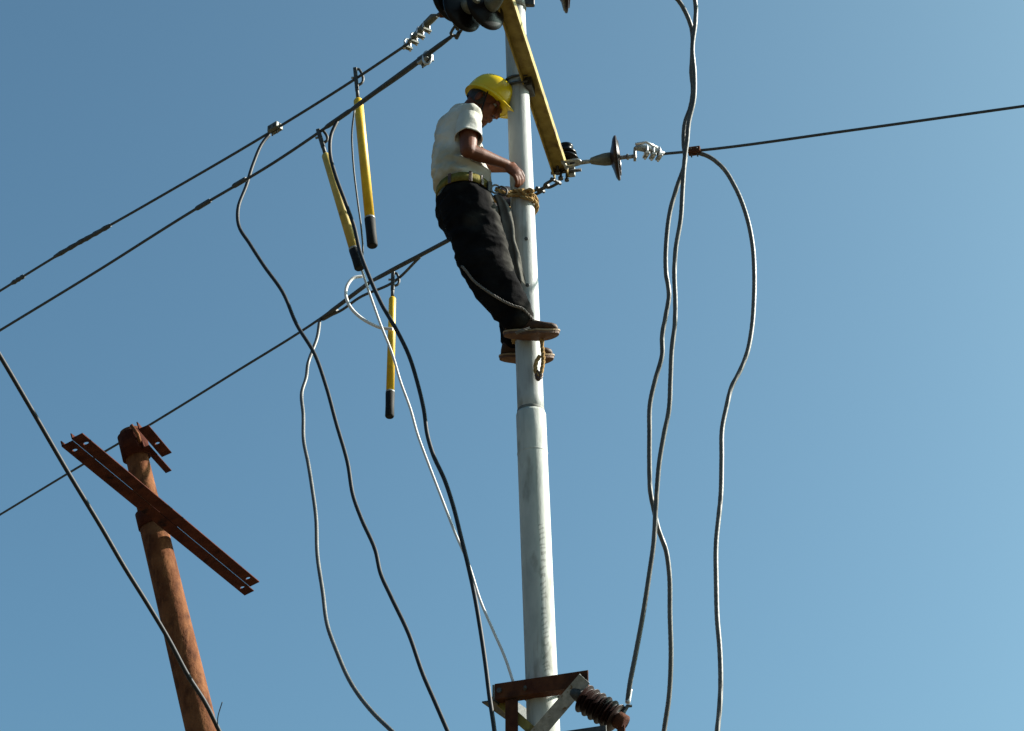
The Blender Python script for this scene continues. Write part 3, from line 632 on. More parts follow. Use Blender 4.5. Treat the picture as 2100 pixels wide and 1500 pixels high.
# right-hand jumpers
y5 = (e5 + d5 * 0.1).y
jA = [PZ(1318, -36, ZA)] + hang([(1390, 0), (1408, 30), (1419, 62), (1420, 105), (1418, 150), (1421, 185), (1416, 220), (1405, 252), (1402, 290), (1405, 330), (1388, 385), (1375, 430), (1367, 490), (1366, 560), (1372, 605), (1366, 645), (1358, 690), (1358, 728), (1345, 775), (1333, 830), (1332, 890), (1332, 960), (1334, 1010), (1342, 1050), (1350, 1085), (1366, 1130), (1372, 1170), (1374, 1260), (1376, 1350), (1372, 1430), (1362, 1500)], y5 + 0.1, 9.0)
jA.append(jA[-1] + V((-0.02, 0, -0.6)))
cable('jumper_cable', 'left strand of the entwined pair of grey cables right of the pole', jA, 0.0105, 'cable', 'cable', GC, 6)
term = PY(1287, 1443, bR.y - 0.02)
jB = hang([(1395, -60), (1415, -30), (1426, 5), (1426, 45), (1420, 100), (1424, 150), (1423, 205), (1412, 255), (1409, 290), (1405, 320), (1400, 385), (1396, 450), (1386, 510), (1383, 560), (1385, 620), (1384, 665), (1378, 715), (1375, 780), (1372, 840), (1362, 890), (1352, 950), (1347, 1010), (1344, 1060), (1341, 1110), (1332, 1175), (1318, 1265), (1303, 1345), (1291, 1408), (1287, 1440)], y5 + 0.04, bR.y - 0.02)
jB.insert(0, A6 + d5 * 0.75)
jBo = cable('jumper_cable', 'right strand of the entwined pair of grey cables, ending at the ribbed insulator', jB, 0.0105, 'cable', 'cable', GC, 6)
sleeve(jBo, PY(1292, 1413, bR.y - 0.02), term, 0.013, 'cable_lug', 'zinc_bright')
yr_ = PZ(1432, 312, ZA).y
P = hang([(1432, 314), (1450, 320), (1478, 340), (1508, 385), (1530, 440), (1543, 500), (1547, 560), (1546, 620), (1541, 680), (1532, 725), (1518, 760), (1500, 795), (1490, 835), (1481, 880), (1480, 940), (1478, 1020), (1474, 1060), (1469, 1110), (1469, 1200), (1471, 1270), (1476, 1330), (1478, 1400), (1476, 1450), (1471, 1500)], yr_, 9.4)
P.append(P[-1] + V((-0.03, 0, -0.6)))
cable('jumper_cable', 'rightmost grey cable hanging in a wide bow from the right wire', P, 0.0115, 'cable', 'cable', GC, 6)
# the dark guy cable at far left
P = hang([(-40, 665), (3, 735), (60, 832), (145, 978), (208, 1082), (255, 1163), (300, 1235), (345, 1310), (388, 1390), (420, 1440), (450, 1500)], 9.3, 10.6)
P = [P[0] + (P[0] - P[1]).normalized() * 6] + P + [ext(P[-2], P[-1], 1.5)]
cable('stay_cable', 'black stay cable crossing in front of the rusty pole at the lower left', P, 0.0125, 'cable_black', 'cable', None, 6)
# small broken strand sticking out near the rusty pole
P = hang([(446, 1492), (447, 1470), (452, 1452), (456, 1440)], 10.55, 10.5)
cable('loose_strand', 'short stray wire strand beside the rusty pole at the bottom edge', P, 0.003, 'cable_black', 'wire', None, 4, 6)

# ------------------------------------------------------------------ ribbed bushing on the fuse bracket
iA, iB = PY(1190, 1428, bR.y + 0.02), PY(1270, 1478, bR.y - 0.04)
bi = thing('ribbed_insulator', 'brown ribbed insulator sticking out from the rusty bracket', 'insulator', iA)
di = (iB - iA).normalized(); Li = (iB - iA).length; prof = []
NS = 11
for k in range(NS):
    h0 = 0.015 + (Li - 0.03) * k / NS; st_ = (Li - 0.03) / NS; big = 0.070 if k % 2 == 0 else 0.061
    prof += [(h0, 0.032), (h0 + st_ * 0.35, 0.034), (h0 + st_ * 0.55, big * 0.97), (h0 + st_ * 0.62, big), (h0 + st_ * 0.68, big * 0.97), (h0 + st_ * 0.74, 0.036)]
MB().lathe(iA, di, [(0.0, 0.03)] + prof + [(Li, 0.032)], 32).build('sheds', 'porcelain_shed', bi)
MB().lathe(iA, di, [(-0.05, 0.022), (-0.04, 0.03), (0.018, 0.034), (0.02, 0.02)], 16).build('base_fitting', 'zinc_dark', bi)
a_, b_, _ = frame(di)
MB().lathe(iB, di, [(-0.012, 0.03), (-0.01, 0.04), (0.03, 0.04), (0.035, 0.025)], 16).build('end_cap', 'rust', bi)
MB().box(iB + di * 0.01 - V((0, 0, 0.04)), V((0.018, 0, 0)), V((0, 0.016, 0)), V((0, 0, 0.05)), 0.005).build('lower_terminal', 'rust', bi)
MB().tube([iB + di * 0.01, (iB + term) / 2 + V((0.0, 0, 0.0)), term - V((0, 0, 0.012)), term + V((0.02, 0, -0.012))], [0.014, 0.011, 0.009, 0.006], 8).build('terminal', 'zinc_dark', bi)
for k, h in ((0.06, 0.05), (0.11, 0.052), (0.0, 0.03)):
    pass

# ------------------------------------------------------------------ yellow insulated sticks hooked on the wires
GS = 'yellow insulated sticks hooked on the wires'
def stick(label, top, bot, hook_px, y, yb, w_top, w_bot, m, grip):
    t, b = PY(*top, y), PY(*bot, yb); d = (b - t).normalized(); L = (b - t).length
    o = thing('insulated_stick', label, 'stick', b, GS)
    s = mpp(t); Lg = L * grip
    f0 = 0.185 * L
    MB().tube([t + d * f0, t + d * (f0 + 0.01), b - d * Lg], [w_top * s / 2 * 0.8, w_top * s / 2, w_bot * s / 2], 16).build('tube', m, o)
    MB().tube([b - d * (Lg + 0.004), b - d * Lg, b - d * Lg * 0.5, b - d * 0.008, b], [w_bot * s / 2 * 1.05, w_bot * s / 2 * 1.12, w_bot * s / 2 * 1.06, w_bot * s / 2 * 1.1, w_bot * s / 2 * 0.9], 16).build('grip', 'rubber', o)
    MB().tube([b - d * (Lg + 0.012), b - d * (Lg + 0.002)], w_bot * s / 2 * 1.1, 16).build('collar', 'zinc', o)
    MB().tube([t + d * f0 * 0.45, t + d * f0 * 1.04], [0.010, 0.012], 10).build('screw_rod', 'zinc_dark', o)
    a, b2, _ = frame(d, V((0, 1, 0)))
    MB().box(t + d * (f0 * 0.36), a * 0.012, b2 * 0.012, d * (f0 * 0.36), 0.003).build('clamp_frame', 'zinc_dark', o)
    c = t + d * 0.012
    MB().tube(spline([t + d * f0 * 0.55 - a * 0.008, t + d * f0 * 0.5 - a * 0.03, c + d * 0.02 - a * 0.032, c - a * 0.022, c], 5), 0.0085, 8).build('jaw', 'zinc_dark', o)
    MB().tube([t + d * f0 * 0.30 + a * 0.010, t + d * f0 * 0.30 + a * 0.028], 0.007, 8).build('bolt', 'zinc', o)
    return o
yq = w1p(731, 162).y
stick('bright yellow stick with black grip hooked on the upper left wire', (728, 140), (764, 506), None, yq - 0.01, yq - 0.06, 19, 19.5, 'yellow', 0.145)
yq2 = w2p(655, 272).y
stick('faded yellow stick lying against the thick black cable', (652, 266), (738, 552), None, yq2 - 0.01, yq2 - 0.03, 17, 19, 'yellow_pale', 0.13)
yq3 = w3p(806, 572).y
stick('lowest yellow stick, hanging under the short wire tail beside the worker', (806, 558), (799, 856), None, yq3 - 0.01, yq3 - 0.1, 14.5, 16.5, 'yellow', 0.16)
# thin blue-grey lead beside the first stick
P = hang([(727, 226), (722, 268), (724, 330), (733, 410), (741, 470), (744, 520), (741, 548)], w2p(727, 221).y, yq2 + 0.1)
cable('earthing_lead', 'thin grey lead dangling between the two upper yellow sticks', P, 0.0052, 'cable', 'cable', None, 6, 8)
P = hang([(744, 567), (726, 570), (713, 584), (709, 602), (716, 626), (735, 648), (760, 664), (782, 673), (806, 675)], w3p(744, 590).y - 0.02, yq3 - 0.10)
cable('white_lead', 'white cable loop joining the wire to the lowest yellow stick', P, 0.0105, 'cord', 'cable', None, 6, 8)

# ------------------------------------------------------------------ the worker
def J(px, py, dy=0.0): return PY(px, py, YP + dy)
def ring_loft(m, rings, n=24, e2=V((0, 1, 0)), caps=True, power=2.0):
    """rings: (centre, in-plane radius, radius along e2); ring planes follow the centre line"""
    C = [V(r[0]) for r in rings]; rg = []
    for i, (c, r1, r2) in enumerate(rings):
        d = (C[min(i + 1, len(C) - 1)] - C[max(i - 1, 0)]).normalized()
        w = (e2 - d * e2.dot(d)).normalized(); u = w.cross(d).normalized()
        rg.append((V(c), u, w, r1, r2, d))
    out = []
    def mk(c, u, w, a, b): return [c + u * (a * math.copysign(abs(math.cos(t)) ** (2 / power), math.cos(t))) + w * (b * math.copysign(abs(math.sin(t)) ** (2 / power), math.sin(t))) for t in [2 * math.pi * k / n for k in range(n)]]
    if caps:
        c, u, w, a, b, d = rg[0]
        for k in (0.25, 0.6, 0.85): out.append(mk(c - d * min(a, b) * math.sqrt(max(0, 1 - k * k)) * 0.7, u, w, a * k, b * k))
    for c, u, w, a, b, d in rg: out.append(mk(c, u, w, a, b))
    if caps:
        c, u, w, a, b, d = rg[-1]
        for k in (0.85, 0.6, 0.25): out.append(mk(c + d * min(a, b) * math.sqrt(max(0, 1 - k * k)) * 0.7, u, w, a * k, b * k))
    return m.rings(out, True, True)
def cone_chain(m, pts, n=14):
    P = [V(p[0]) for p in pts]; r = [p[1] for p in pts]
    for i in range(len(P) - 1):                          # capsules, so that joints stay round
        d = (P[i + 1] - P[i]); L = d.length; d.normalize()
        prof = [(-r[i] * 0.97, r[i] * 0.2), (-r[i] * 0.8, r[i] * 0.6), (-r[i] * 0.45, r[i] * 0.89), (0, r[i]), (L, r[i + 1]), (L + r[i + 1] * 0.45, r[i + 1] * 0.89), (L + r[i + 1] * 0.8, r[i + 1] * 0.6), (L + r[i + 1] * 0.97, r[i + 1] * 0.2)]
        m.lathe(P[i], d, prof, n)
    return m
def remesh(mb, voxel, smooth=6, fac=0.5):
    me = mb.mesh('tmp', V((0, 0, 0))); o = bpy.data.objects.new('tmp', me); col.objects.link(o)
    r = o.modifiers.new('r', 'REMESH'); r.mode = 'VOXEL'; r.voxel_size = voxel; r.use_smooth_shade = True
    if smooth: s = o.modifiers.new('s', 'SMOOTH'); s.factor = fac; s.iterations = smooth
    dg = bpy.context.evaluated_depsgraph_get(); dg.update()
    ev = o.evaluated_get(dg); m2 = bpy.data.meshes.new_from_object(ev)
    vs_ = [v.co.copy() for v in m2.vertices]; fs = [tuple(p.vertices) for p in m2.polygons]; ns = [v.normal.copy() for v in m2.vertices]
    bpy.data.objects.remove(o); bpy.data.meshes.remove(me); bpy.data.meshes.remove(m2)
    out = MB(); out.v = vs_; out.f = fs; out.sm = [True] * len(fs); return out, ns
def ridged(p, sx, sy, sz, off=0.0): return 1 - 2 * abs(noise.noise(V((p.x * sx + off, p.y * sy - off, p.z * sz + off * 0.7))))

# skeleton, surveyed in the plane of the pole (near side = right limbs)
head_c = J(992, 216)
neck = J(962, 236); chest = J(938, 285); belly = J(938, 330); waist = J(950, 372); pelvis = J(953, 410)
shR, shL = J(962, 240, -0.155), J(955, 268, 0.155)
elR, elL = J(960, 309, -0.235), J(975, 338, 0.17)
wrR, wrL = J(1038, 337, -0.10), J(1048, 345, 0.09)
hipR, hipL = J(955, 415, -0.085), J(958, 440, 0.085)
knR, anR = J(988, 545, -0.135), J(1062, 655, -0.115)
knL, anL = J(1040, 566, 0.105), J(1058, 706, 0.115)

wk = thing('person', 'worker in yellow hard hat, white shirt and dark trousers climbing the pale pole', 'person', J(1060, 700))
face = V((0.83, -0.16, -0.53)).normalized()              # looking down at his hands, slightly towards the camera
hs = V((0, 1, 0)); hs = (hs - face * hs.dot(face)).normalized(); hu = hs.cross(face).normalized()
if hu.z < 0: hu = -hu
HS = 1.07
H = lambda f, s_, u: head_c + (face * f + hs * s_ + hu * u) * HS
b = MB()
b.ellipsoid(H(-0.012, 0, 0.028), face * 0.095, hs * 0.074, hu * 0.088, 20, 14)          # skull
b.ellipsoid(H(0.030, 0, -0.040), face * 0.058, hs * 0.056, hu * 0.070, 16, 10)          # lower face
b.ellipsoid(H(0.052, 0, -0.092), face * 0.030, hs * 0.032, hu * 0.024, 12, 8)           # chin
for s_ in (-1, 1):
    b.ellipsoid(H(0.012, s_ * 0.048, -0.066), face * 0.045, hs * 0.016, hu * 0.030, 10, 8)   # jaw
    b.ellipsoid(H(0.064, s_ * 0.034, -0.014), face * 0.020, hs * 0.022, hu * 0.018, 10, 8)   # cheekbone
    b.ellipsoid(H(-0.012, s_ * 0.076, -0.010), face * 0.020, hs * 0.011, hu * 0.033, 10, 8)  # ear
    b.ellipsoid(H(0.098, s_ * 0.012, -0.036), face * 0.012, hs * 0.009, hu * 0.008, 8, 6)    # nostril
    b.ellipsoid(H(0.078, s_ * 0.028, 0.024), face * 0.014, hs * 0.024, hu * 0.010, 10, 6)    # brow
cone_chain(b, [(H(0.080, 0, 0.014), 0.010), (H(0.104, 0, -0.028), 0.014)], 10)              # nose
b.ellipsoid(H(0.082, 0, -0.060), face * 0.014, hs * 0.025, hu * 0.008, 10, 6)
b.ellipsoid(H(0.080, 0, -0.073), face * 0.014, hs * 0.022, hu * 0.009, 10, 6)
cone_chain(b, [(H(-0.035, 0, -0.03), 0.060), (neck, 0.062)], 16)
ring_loft(b, [(neck, 0.055, 0.075), (J(950, 256), 0.075, 0.13), (chest, 0.095, 0.155), (belly, 0.095, 0.14), (waist, 0.095, 0.135), (pelvis, 0.10, 0.14)], 20)
for sh, el, wr in ((shR, elR, wrR), (shL, elL, wrL)):
    sgn = -1 if sh is shR else 1
    cone_chain(b, [(sh, 0.054), (sh.lerp(el, 0.5), 0.052), (el, 0.043)], 14)
    cone_chain(b, [(el, 0.039), (el.lerp(wr, 0.3), 0.040), (el.lerp(wr, 0.75), 0.030), (wr, 0.026)], 14)
for hp, kn, an in ((hipR, knR, anR), (hipL, knL, anL)):
    cone_chain(b, [(hp, 0.075), (kn, 0.05), (kn.lerp(an, 0.35), 0.05), (an, 0.036)], 14)
# hands: palm and five fingers each, closing on the pole
pcx = lambda z: pole_z(z)
def hand(wr, near):
    sg = -1 if near else 1
    palm_d = V((0.72, -sg * 0.05, -0.69)).normalized()
    acr = V((0.55, -sg * 0.30, 0.62)); acr = (acr - palm_d * acr.dot(palm_d)).normalized(); nrm = palm_d.cross(acr).normalized()
    nrm = nrm if nrm.y * sg < 0 else -nrm                         # palm side, turned towards the pole
    b.ellipsoid(wr + palm_d * 0.046, palm_d * 0.056, nrm * 0.021, acr * 0.041, 12, 8)
    for i, (off, ln) in enumerate(((0.029, 0.066), (0.010, 0.075), (-0.009, 0.070), (-0.027, 0.056))):
        k = wr + palm_d * 0.086 + acr * off
        d1_ = (palm_d * 0.80 + nrm * 0.45 - V((0, 0, 0.25))).normalized(); d2_ = (palm_d * 0.25 + nrm * 0.75 - V((0, 0, 0.55))).normalized(); d3_ = (palm_d * -0.25 + nrm * 0.8 - V((0, 0, 0.40))).normalized()
        p1 = k + d1_ * ln * 0.45; p2 = p1 + d2_ * ln * 0.34; p3 = p2 + d3_ * ln * 0.26
        cone_chain(b, [(wr + palm_d * 0.045 + acr * off * 0.8, 0.0135), (k, 0.0112), (p1, 0.0102), (p2, 0.0092), (p3, 0.008)], 8)
    tb_ = wr + palm_d * 0.022 + acr * 0.030; t1_ = tb_ + palm_d * 0.030 + nrm * 0.016 + acr * 0.012; t2_ = t1_ + palm_d * 0.030 + nrm * 0.014; t3_ = t2_ + palm_d * 0.022 + nrm * 0.006
    cone_chain(b, [(tb_, 0.016), (t1_, 0.0125), (t2_, 0.0105), (t3_, 0.0085)], 8)
hand(wrR, True); hand(wrL, False)
bm_, ns = remesh(b, 0.0048, 4, 0.5)
bm_.build('body', 'skin', wk)

# hair at the nape and temples, eyes
hm = MB(); hm.ellipsoid(H(-0.024, 0, 0.020), face * 0.092, hs * 0.0775, hu * 0.090, 20, 14)
hm2, ns = remesh(hm, 0.006, 2)
keep = []
for f in hm2.f:
    c = sum((hm2.v[i] for i in f), V()) / len(f); q = c - head_c
    ff, uu = q.dot(face), q.dot(hu)
    keep.append(ff < 0.028 and uu > -0.052 - 0.5 * ff)
hm2.f = [f for f, k in zip(hm2.f, keep) if k]; hm2.sm = [True] * len(hm2.f)
hm2.v = [v + n_ * 0.002 * noise.noise(v * 90) for v, n_ in zip(hm2.v, ns)]
hm2.build('hair', 'hair', wk)
for s_ in (-1, 1):
    e = MB().ellipsoid(H(0.071, s_ * 0.030, 0.004), face * 0.0125, hs * 0.0135, hu * 0.010, 12, 8).build('eye', 'eye', wk)
    MB().ellipsoid(H(0.080, s_ * 0.030, 0.001), face * 0.005, hs * 0.006, hu * 0.006, 10, 6).build('iris', 'iris', e)

# hard hat: shell with ridge, brim and peak
def helmet():
    m = MB(); n = 48; rg = []
    def contour(k, lift, th):
        out = []
        for i in range(n):
            t = 2 * math.pi * i / n; c_, s_ = math.cos(t), math.sin(t)
            a = (0.128 if c_ > 0 else 0.124) * k; bb = 0.104 * k
            out.append(H(-0.004 + a * c_, bb * s_, 0.034 + lift * 0.92))
        return out
    prof = [(1.0, 0.0), (0.998, 0.02), (0.985, 0.048), (0.945, 0.076), (0.87, 0.102), (0.74, 0.123), (0.56, 0.139), (0.34, 0.149), (0.14, 0.1535), (0.03, 0.154)]
    for k, h in prof: rg.append(contour(k, h, 0))
    m.rings(rg, True, True)
    return m
hm = helmet().build('hard_hat', 'helmet', wk)
n = 56; m = MB(); rows = []
for k, dz in ((0.975, 0.004), (0.985, -0.004), (1.028, -0.009), (1.03, -0.003), (1.0, 0.006)):
    row = []
    for i in range(n):
        t = 2 * math.pi * i / n; c_, s_ = math.cos(t), math.sin(t)
        peak = max(0, c_) ** 3 * (0.055 if k > 1.01 else 0.0); 
        a = (0.128 if c_ > 0 else 0.124) * k + peak; bb = 0.104 * k
        row.append(H(-0.004 + a * c_, bb * s_, 0.034 + dz - 0.010 * (max(0, c_) ** 3) * (1 if k > 1.01 else 0.0)))
    rows.append(row)
m.rings(rows, True, False); m.build('brim', 'helmet', hm)
for off in (-0.026, 0.0, 0.026):
    pts = []; rr_ = []
    for k in range(15):
        t = math.pi * (0.14 + 0.72 * k / 14); a = 0.122 - abs(off) * 0.25
        pts.append(H(-0.004 + a * math.cos(t), off, 0.034 + (0.139 - abs(off) * 0.22) * math.sin(t) ** 0.8)); rr_.append(0.0035 + 0.004 * math.sin(math.pi * k / 14))
    MB().tube(pts, rr_, 8).build('ridge', 'helmet', hm)
pts = [H(0.02, -0.085, 0.03), H(0.03, -0.072, -0.02), H(0.045, -0.052, -0.075), H(0.06, -0.02, -0.112), H(0.062, 0.0, -0.118), H(0.06, 0.02, -0.112), H(0.045, 0.052, -0.075), H(0.03, 0.072, -0.02), H(0.02, 0.085, 0.03)]
MB().tube(spline(pts, 5), 0.004, 6).build('chin_strap', 'rubber', hm)

# shirt
s = MB()
ring_loft(s, [(J(958, 240), 0.066, 0.085), (J(951, 252), 0.090, 0.150), (J(942, 275), 0.112, 0.185), (J(937, 305), 0.120, 0.180), (J(937, 335), 0.124, 0.172), (J(945, 362), 0.126, 0.170), (J(951, 388), 0.130, 0.172), (J(952, 398), 0.127, 0.168)], 28)
hemR = shR.lerp(elR, 0.66); hemL = shL.lerp(elL, 0.66)
for sh, hm_ in ((shR, hemR), (shL, hemL)):
    d = (hm_ - sh).normalized(); s.ellipsoid(sh - d * 0.0, V((0.062, 0, 0)), V((0, 0.058, 0)), V((0, 0, 0.060)), 18, 12)
sm_, ns = remesh(s, 0.0075, 8)
dR, dL = (hemR - shR).normalized(), (hemL - shL).normalized()
nv = []
for v, n_ in zip(sm_.v, ns):
    amp = 0.0105
    f = ridged(v, 7, 9, 13, 3.1) * 0.6 + ridged(v, 15, 14, 22, 8.7) * 0.35
    f += 0.8 * ridged(V((v.x + v.z * 0.8, v.y, v.z - v.x * 0.5)), 10, 5, 4, 1.3) + 0.4 * ridged(V((v.x - v.z * 0.9, v.y, v.z + v.x * 0.7)), 16, 9, 6, 4.4)
    low = max(0.0, min(1.0, (J(940, 330).z - v.z) / 0.12)); wgt = 1.0 + 0.4 * low
    f += low * (0.9 * ridged(V((v.x, v.y, v.z + 0.35 * v.x)), 4, 5, 17, 7.7)) + 0.12 * ridged(v, 30, 26, 34, 12.3)
    tuck = max(0.0, min(1.0, (J(951, 384).z - v.z) / 0.05))
    nv.append(v + n_ * (amp * f * wgt * (1 - 0.8 * tuck) - 0.002 - 0.012 * tuck))
sm_.v = nv
sho = sm_.build('shirt', 'shirt', wk)
for sh, hm_ in ((shR, hemR), (shL, hemL)):
    d = (hm_ - sh).normalized(); w_ = (V((0, 1, 0)) - d * d.y).normalized(); u_ = w_.cross(d).normalized(); rows = []
    n = 36
    for k in range(15):
        t = -0.15 + 1.15 * k / 14; row = []
        for i in range(n):
            a = 2 * math.pi * i / n; p = sh.lerp(hm_, t); rad_ = 0.0625 + 0.003 * t + (0.004 if k == 14 else 0)
            q = p + (u_ * math.cos(a) + w_ * math.sin(a)) * rad_
            f = ridged(V((q.x + q.z * 0.6, q.y, q.z)), 14, 10, 9, 6.1) + 0.5 * ridged(q, 24, 20, 30, 2.4)
            row.append(q + (u_ * math.cos(a) + w_ * math.sin(a)) * 0.006 * f * min(1, max(0, t + 0.1) * 1.6))
        rows.append(row)
    rows.append([p.lerp(sum(rows[14], V()) / n, 0.05) for p in rows[14]]); rows.append([p.lerp(sum(rows[12], V()) / n, 0.07) for p in rows[12]])
    MB().rings(rows, True, False).build('sleeve', 'shirt', sho)

# trousers
t = MB()
ring_loft(t, [(J(951, 405), 0.112, 0.152), (J(952, 411), 0.140, 0.176), (J(953, 424), 0.150, 0.182), (J(958, 445), 0.145, 0.180), (J(966, 470), 0.12, 0.165)], 28)
ring_loft(t, [(hipR, 0.135, 0.098), (hipR.lerp(knR, 0.35) + V((0.012, 0, 0)), 0.138, 0.094), (hipR.lerp(knR, 0.75) + V((0.018, 0, 0)), 0.136, 0.090), (knR + V((0.016, 0, 0)), 0.128, 0.086), (knR.lerp(anR, 0.4), 0.116, 0.082), (knR.lerp(anR, 0.8), 0.096, 0.072), (anR + (anR - knR).normalized() * 0.015, 0.078, 0.066)], 24)
ring_loft(t, [(hipL, 0.120, 0.095), (hipL.lerp(knL, 0.4) + V((0.025, 0, 0)), 0.120, 0.092), (hipL.lerp(knL, 0.8) + V((0.01, 0, 0)), 0.115, 0.087), (knL, 0.110, 0.084), (knL.lerp(anL, 0.4), 0.092, 0.076), (knL.lerp(anL, 0.85), 0.066, 0.062), (anL, 0.064, 0.06)], 24)
tm, ns = remesh(t, 0.008, 8)
nv = []
for v, n_ in zip(tm.v, ns):
    f = ridged(V((v.x * 0.8 + v.z * 0.6, v.y, v.z * 0.8 - v.x * 0.6)), 9, 8, 5, 2.2) * 0.7 + ridged(v, 8, 6, 17, 5.5) * 0.6 + ridged(v, 18, 18, 26, 9.1) * 0.25
    nv.append(v + n_ * (0.0115 * f - 0.002))
tm.v = nv
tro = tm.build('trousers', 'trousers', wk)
# sunlight on the front of the thighs and knees, painted in as pale colour
ca = tro.data.color_attributes.new('painted_sun', 'FLOAT_COLOR', 'POINT')
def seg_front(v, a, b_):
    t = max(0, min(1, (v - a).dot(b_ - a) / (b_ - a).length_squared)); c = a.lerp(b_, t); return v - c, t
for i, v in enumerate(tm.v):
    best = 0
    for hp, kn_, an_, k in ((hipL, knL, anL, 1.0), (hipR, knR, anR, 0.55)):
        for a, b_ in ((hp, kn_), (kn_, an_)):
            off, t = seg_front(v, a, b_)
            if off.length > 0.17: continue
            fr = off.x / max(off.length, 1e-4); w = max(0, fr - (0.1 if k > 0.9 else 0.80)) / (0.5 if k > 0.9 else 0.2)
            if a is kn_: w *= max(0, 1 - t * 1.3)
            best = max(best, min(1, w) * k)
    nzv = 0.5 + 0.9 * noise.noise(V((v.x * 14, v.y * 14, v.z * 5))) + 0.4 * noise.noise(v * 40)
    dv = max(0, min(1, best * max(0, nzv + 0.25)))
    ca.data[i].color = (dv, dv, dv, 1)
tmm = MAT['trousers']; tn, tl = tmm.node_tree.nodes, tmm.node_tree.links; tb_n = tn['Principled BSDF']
at = tn.new('ShaderNodeVertexColor'); at.layer_name = 'painted_sun'
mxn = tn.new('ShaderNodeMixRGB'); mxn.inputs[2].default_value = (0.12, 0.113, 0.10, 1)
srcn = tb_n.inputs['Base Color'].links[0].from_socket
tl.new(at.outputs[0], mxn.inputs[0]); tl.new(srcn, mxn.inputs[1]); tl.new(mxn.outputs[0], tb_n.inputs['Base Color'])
tbvh = BVHTree.FromPolygons(tm.v, tm.f)

# belt: webbing band round the waist, tilted a little
def belt_ring(z_off, k):
    out = []
    for i in range(56):
        a = 2 * math.pi * i / 56; c = J(951, 402)
        out.append(c + V((math.cos(a) * 0.144 * k, math.sin(a) * 0.186 * k, z_off + 0.006 * math.cos(a))))
    return out
MB().rings([belt_ring(-0.024, 1.0), belt_ring(-0.026, 1.04), belt_ring(0.026, 1.03), belt_ring(0.024, 0.985)], True, False).build('safety_belt', 'belt', wk)
belt_front = J(951, 386) + V((0.139, 0, -0.028)); 
DR = J(1016, 388, -0.095)
rg = [DR + V((0.022 * math.cos(a), 0, 0.026 * math.sin(a))) for a in [2 * math.pi * k / 14 for k in range(15)]]
MB().tube(rg, 0.0055, 8, cap=False).build('d_ring', 'zinc', wk)
MB().box(J(1004, 384, -0.115), V((0.012, 0.006, 0)), V((-0.006, 0.012, 0)) * 0.6, V((0, 0, 0.032)), 0.003).build('buckle', 'zinc_dark', wk)
for a in (R(-118), R(-75), R(-48)):
    c = J(951, 402); p = c + V((math.cos(a) * 0.1505, math.sin(a) * 0.1935, 0.006 * math.cos(a))); nn = V((math.cos(a), math.sin(a), 0)); tt = V((-nn.y, nn.x, 0))
    MB().box(p, tt * 0.009, nn * 0.004, V((0, 0, 0.031)), 0.0015).build('belt_keeper', 'leather', wk)
# shoes
def shoe(an, toe_dir, name_lab=None, sink=0.0):
    f = toe_dir.normalized(); sd_ = V((0, 1, 0)); sd_ = (sd_ - f * sd_.dot(f)).normalized(); u = f.cross(sd_); u = u if u.z > 0 else -u
    base = an - u * 0.085
    S = lambda x, y, z: base + f * x + sd_ * y + u * (z + 0.9 * max(0.0, x - 0.11) ** 2 * 2.2 - (0.004 if x > 0.0 and x < 0.05 and z < 0 else 0.0))
    rows = []
    for x, w, h in ((-0.072, 0.020, 0.035), (-0.066, 0.032, 0.07), (-0.045, 0.038, 0.095), (0.0, 0.038, 0.10), (0.04, 0.037, 0.085), (0.08, 0.042, 0.066), (0.13, 0.047, 0.052), (0.165, 0.042, 0.044), (0.187, 0.028, 0.034), (0.195, 0.010, 0.022)):
        row = []
        for k in range(16):
            a = 2 * math.pi * k / 16; cy, cz = math.cos(a), math.sin(a)
            row.append(S(x, w * math.copysign(abs(cy) ** 0.8, cy), 0.012 + h * (cz * 0.5 + 0.5) ** (0.9)))
        rows.append(row)
    up = MB().rings(rows, True, True).build('shoe', 'shoe', wk)
    def outline(k): 
        pts = []
        for i in range(36):
            a = 2 * math.pi * i / 36; c_, s_ = math.cos(a), math.sin(a)
            x = 0.062 + 0.142 * c_; wdt = (0.047 if c_ > 0 else 0.040) - 0.006 * math.exp(-((c_ + 0.15) / 0.25) ** 2)
            pts.append((x * 1.0 + (k - 1) * 0.142 * c_, wdt * k * math.copysign(abs(s_) ** 0.8, s_)))
        return pts
    MB().rings([[S(x, y, z) for x, y in outline(k)] for z, k in ((0.004, 0.97), (0.0055, 1.02), (0.013, 1.02), (0.015, 0.97))], False, True).build('welt', 'welt', up)
    MB().rings([[S(x, y, z) for x, y in outline(k)] for z, k in ((-0.011, 0.95), (-0.009, 0.99), (0.0035, 1.0), (0.0038, 0.98))], False, True).build('sole', 'sole', up)
    for k in range(4):
        x = 0.045 + 0.019 * k; hgt = 0.104 - 0.0095 * k
        MB().tube([S(x, -0.026, hgt - 0.016), S(x + 0.004, 0.0, hgt - 0.004), S(x, 0.026, hgt - 0.016)], 0.003, 6).build('lace', 'welt', up)
    return base, f, sd_, u
bR_, fR, sR, uR = shoe(anR + V((0.01, 0, -0.005)), V((0.97, -0.03, -0.04)))
bL_, fL, sL, uL = shoe(anL + V((-0.005, 0, 0.0)), V((0.97, 0.06, -0.02)))

